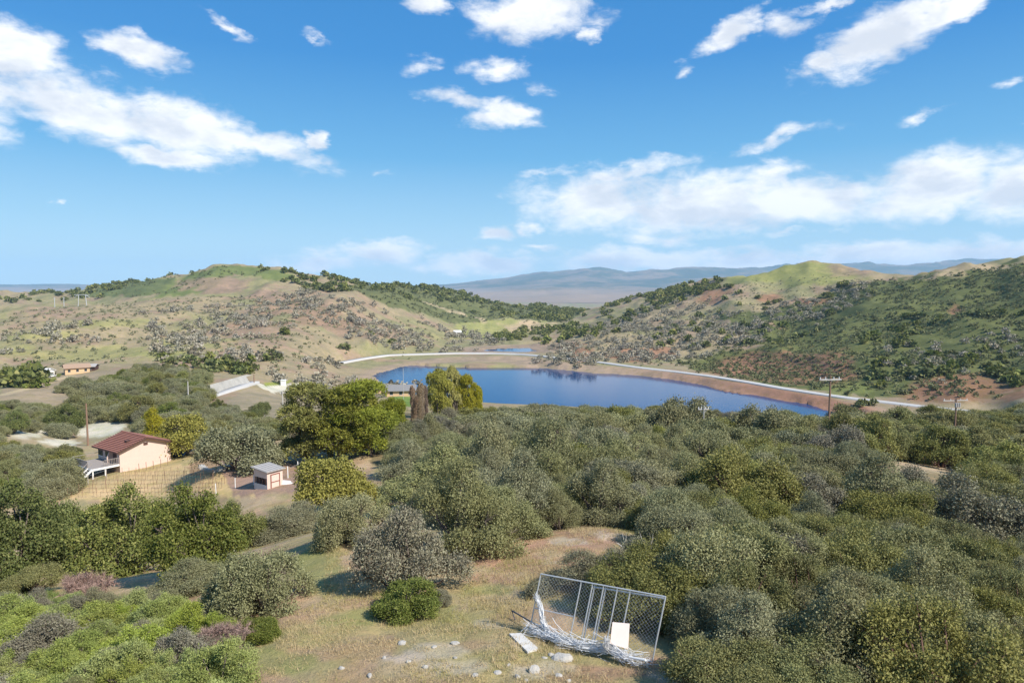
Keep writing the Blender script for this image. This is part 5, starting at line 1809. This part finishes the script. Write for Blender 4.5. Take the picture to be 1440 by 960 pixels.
# ------------------------------------------------------------------ wire pen in the clearing
def pen():
    bl, br = hit(744, 889, 10, 40), hit(917, 931, 10, 40)
    ex = br - bl
    Lx = float(np.linalg.norm(ex))
    ex = ex / Lx
    up = unit(np.array([0, 0, 1.]) + np.array([.20, .06, 0]))
    Hh = 1.72
    e = empty('wire_pen', bl, 0, 'leaning chain-link pen panels with galvanised frames in the clearing', 'pen')
    nrm = -unit(np.cross(ex, up))

    def P(s, h, off=0.0):
        return ex * s + up * h + nrm * off
    posts = [0.0, 1.42, 1.80, 2.16, 2.60, 3.0]
    posts = [s / 4.05 * Lx for s in posts] + [Lx]
    for i, s in enumerate(posts):
        MB().bar(P(s, -.1), P(s, Hh), .019, 6).build('post', MAT['metal'], e)
    for s in (posts[2] + .06, posts[3] + .06):
        MB().bar(P(s, -.1, .02), P(s, Hh - .06, .02), .022, 6).build('post', MAT['metal'], e)
    MB().bar(P(0, Hh), P(Lx, Hh), .019, 6).build('top_rail', MAT['metal'], e)
    MB().bar(P(posts[2], Hh - .1, .03), P(Lx, Hh - .06, .05), .02, 6).build('top_rail', MAT['metal'], e)
    MB().bar(P(0, .02), P(Lx, .02), .02, 6).build('bottom_rail', MAT['metal'], e)
    MB().bar(P(0, Hh * .42), P(posts[1], Hh * .42), .014, 6).build('middle_rail', MAT['metal'], e)
    # chain link: real wires in both diagonals, one mesh for each bay
    for a, b in zip(posts[:-1], posts[1:]):
        w = MB()
        sp = .105
        wd = b - a
        for sgn in (1, -1):
            k = -int(Hh / sp) - 1
            while k * sp < wd:
                s0 = k * sp
                h0, h1 = 0.0, Hh
                t0, t1 = max(0.0, -s0), min(Hh, wd - s0)
                if t1 > t0:
                    f = (lambda s: a + s) if sgn > 0 else (lambda s: b - s)
                    w.add(*tube([P(f(s0 + t0), t0, .004 * sgn), P(f(s0 + (t0 + t1) / 2), (t0 + t1) / 2, .004 * sgn), P(f(s0 + t1), t1, .004 * sgn)], np.full(3, .003), 3))
                k += 1
        o = w.build('chain_link', MAT['metal'], e)
        o['kind'] = 'stuff'
    # white netting slumped along the foot
    def net(path, width, seed, n=260):
        rng = np.random.default_rng(seed)
        path = np.array(path)
        seg = np.r_[0, np.cumsum(np.linalg.norm(np.diff(path, axis=0), axis=1))]
        parts = []
        for k in range(n):
            s0 = rng.uniform(0, seg[-1])
            s1 = np.clip(s0 + rng.uniform(.25, .9) * rng.choice((-1, 1)), 0, seg[-1])
            q = []
            o0, o1 = rng.normal(size=3) * width, rng.normal(size=3) * width
            for f in np.linspace(0, 1, 5):
                s = s0 + (s1 - s0) * f
                c = np.array([np.interp(s, seg, path[:, i]) for i in range(3)])
                q.append(c + o0 * (1 - f) + o1 * f + rng.normal(size=3) * .012 + np.array([0, 0, abs(o0[2])]))
            parts.append(tube(q, np.full(5, rng.uniform(.003, .0075)), 3))
        return cat(parts)
    V1, F1 = net([P(.02, Hh * .62, -.05), P(.25, Hh * .48, -.08), P(.42, Hh * .25, -.12), P(.72, .12, -.18), P(1.0, .06, -.2)], .035, 1, 240)
    V2, F2 = net([P(.0, .1, -.15), P(.7, .08, -.22), P(1.3, .05, -.3), P(2.0, .05, -.28), P(2.7, .1, -.2), P(3.1, .03, -.3), P(Lx - .05, .0, -.25)], .095, 2, 430)
    V3, F3 = net([P(2.62, .42, -.42), P(2.6, .28, -.42), P(2.65, .12, -.25), P(3.2, .05, -.3)], .05, 3, 170)
    V, F = cat([(V1, F1), (V2, F2), (V3, F3)])
    nt = link('netting', np_mesh('netting', V + bl, F), MAT['netting'])
    tag(nt, 'tangled white netting slumped along the foot of the wire pen', 'netting')
    bd = MB()
    c = P(2.72, .5, -.36)
    a_, b_ = np.array([.44, .02, -.02]), np.array([.03, .13, .52])
    quad = [c - ex * .05, c + a_ - up * .12, c + a_ + b_ * .95, c + b_]
    bd.add(quad + [q + nrm * .03 for q in quad], [(0, 1, 2, 3), (7, 6, 5, 4), (0, 4, 5, 1), (1, 5, 6, 2), (2, 6, 7, 3), (3, 7, 4, 0)])
    o = bd.build('board', MAT['board'])
    o.location = bl - up * .15
    tag(o, 'pinkish white board leaning against the wire pen', 'board')
    pp = MB().bar(P(3.3, .16, -.45), P(3.75, .2, -.5), .03, 8).bar(P(3.75, .2, -.5), P(Lx + .02, -.02, -.32), .03, 8)
    o = pp.build('plastic_pipe', MAT['white'])
    o.location = bl
    tag(o, 'bent white plastic pipe lying at the foot of the wire pen', 'pipe')
    p0, p1 = hit(720, 868, 10, 40), hit(766, 897, 10, 40)
    o = MB().bar((0, 0, .22), np.array(p1) - np.array(p0) + np.array([0, 0, .25]), .022, 6).bar((0, 0, .22), (.12, -.35, .0), .015, 6).build('steel_pipe', MAT['darkmetal'])
    o.location = p0
    tag(o, 'thin dark metal bar propped at the left end of the wire pen', 'bar')
    # poured strip of concrete beside it
    pts = [hit(u, v, 10, 40) for u, v in [(716, 893), (733, 892), (757, 914), (742, 919)]]
    z = max(p[2] for p in pts) + .03
    sb = MB().add([(p[0], p[1], p[2] + .06) for p in pts] + [(p[0], p[1], p[2] - .3) for p in pts], [(0, 1, 2, 3), (7, 6, 5, 4), (0, 4, 5, 1), (1, 5, 6, 2), (2, 6, 7, 3), (3, 7, 4, 0)])
    tag(sb.build('concrete_strip', MAT['concrete']), 'short weathered concrete strip in the grass by the wire pen', 'slab')


pen()


# ------------------------------------------------------------------ rocks
def rock(u, v, size, label, group=None, seed=0):
    import bmesh
    p = hit(u, v, 10, 60)
    rng = np.random.default_rng(seed + 500)
    bm = bmesh.new()
    bmesh.ops.create_icosphere(bm, subdivisions=2, radius=1.0)
    ax = rng.uniform(.7, 1.25, 3)
    for w in bm.verts:
        k = 1 + .3 * (float(vnoise(np.array(w.co.x * 1.6 + seed * 3.3 + 20), np.array(w.co.y * 1.6 + w.co.z * 1.3 + 20), seed)) - .5) * 2
        w.co = Vector((w.co.x * ax[0] * k, w.co.y * ax[1] * k, w.co.z * .62 * ax[2] * k))
    me = bpy.data.meshes.new('rock')
    bm.to_mesh(me)
    bm.free()
    o = link('rock', me, MAT['rockm'], None, (p[0], p[1], p[2] + size * .15), rng.random() * 6, (size,) * 3)
    tag(o, label, 'rock', group)


rock(793, 927, .22, 'whitish boulder in the dry grass in front of the wire pen', None, 1)
rock(752, 944, .17, 'flat pale rock among gravel in front of the wire pen', None, 2)
for k, (u, v, s) in enumerate([(786, 950, .09), (775, 921, .08), (766, 925, .06), (800, 958, .08), (700, 946, .09), (728, 952, .08), (610, 910, .1), (565, 905, .12), (640, 905, .1), (540, 925, .08), (598, 938, .09),
                               (668, 950, .08), (480, 940, .08), (520, 950, .09), (940, 948, .1), (985, 950, .1), (640, 925, .07), (575, 930, .07), (715, 935, .06), (740, 957, .07)]):
    rock(u, v, s, 'small pale stone lying in the worn grass of the clearing', 'small stones in the clearing', 10 + k)


# ------------------------------------------------------------------ grass of the clearing
def grass(name, polys, y0, y1, n, hgt, wid, mats, label, seed, lean=.45):
    rng = np.random.default_rng(seed)
    Y = np.sqrt(y0 * y0 + (y1 * y1 - y0 * y0) * rng.random(n))
    us = [p[0] for q in polys for p in q]
    X = (min(us) + rng.random(n) * (max(us) - min(us)) - 720) / FPX * Y
    Z = gz(X, Y)
    u, v, f = proj(X, Y, Z)
    ok = np.zeros(n, bool)
    for q in polys:
        ok |= in_poly(u, v, q)
    dn = fbm(X, Y, 1.1, 3, 131)
    ok &= dn > rng.uniform(.3, .62, n)
    X, Y, Z = X[ok], Y[ok], Z[ok]
    n = len(X)
    k = 4
    p = np.repeat(np.stack([X, Y, Z], 1), k, 0) + rng.normal(size=(n * k, 3)) * np.array([.05, .05, 0])
    a = unit(np.array([0, 0, 1.]) + rng.normal(size=(n * k, 3)) * lean)
    b = unit(np.cross(a, rng.normal(size=(n * k, 3))))
    hh = np.repeat(rng.uniform(.5, 1.3, n) * (0.6 + fbm(X, Y, 2.5, 2, 137)), k) * hgt * rng.uniform(.6, 1.2, n * k)
    V = np.stack([p + b * wid, p - b * wid, p + a * hh[:, None]], 1).reshape(-1, 3)
    F = np.arange(n * k * 3).reshape(-1, 3)
    tint = np.clip(np.repeat(fbm(X, Y, 3.0, 3, 141) * 1.6 - .3, k) + rng.normal(0, .18, n * k), 0, 1)
    me = np_mesh(name, V, F, [('tint', 'FACE', 'FLOAT', tint)])
    tag(link(name, me, mats), label, kind='stuff')


MAT['grass'] = leaf_mat('thin dry and green grass', (.52, .40, .26), (.48, .38, .22), (.35, .32, .13), trans=.25)
grass('clearing_grass', [CLEAR, [(300, 1000), (310, 900), (1020, 940), (1020, 1000)]], 13, 40, 62000, .13, .007, MAT['grass'], 'thin dry and green grass over the clearing', 3)
MAT['ggrass'] = leaf_mat('fresh green grass', (.15, .19, .05), (.20, .25, .07), (.28, .30, .10), trans=.25)
grass('green_grass', [[(-40, 830), (160, 840), (330, 860), (330, 1000), (-40, 1000)]], 15, 36, 40000, .3, .012, MAT['ggrass'], 'fresh green grass between the low bushes', 4, .6)
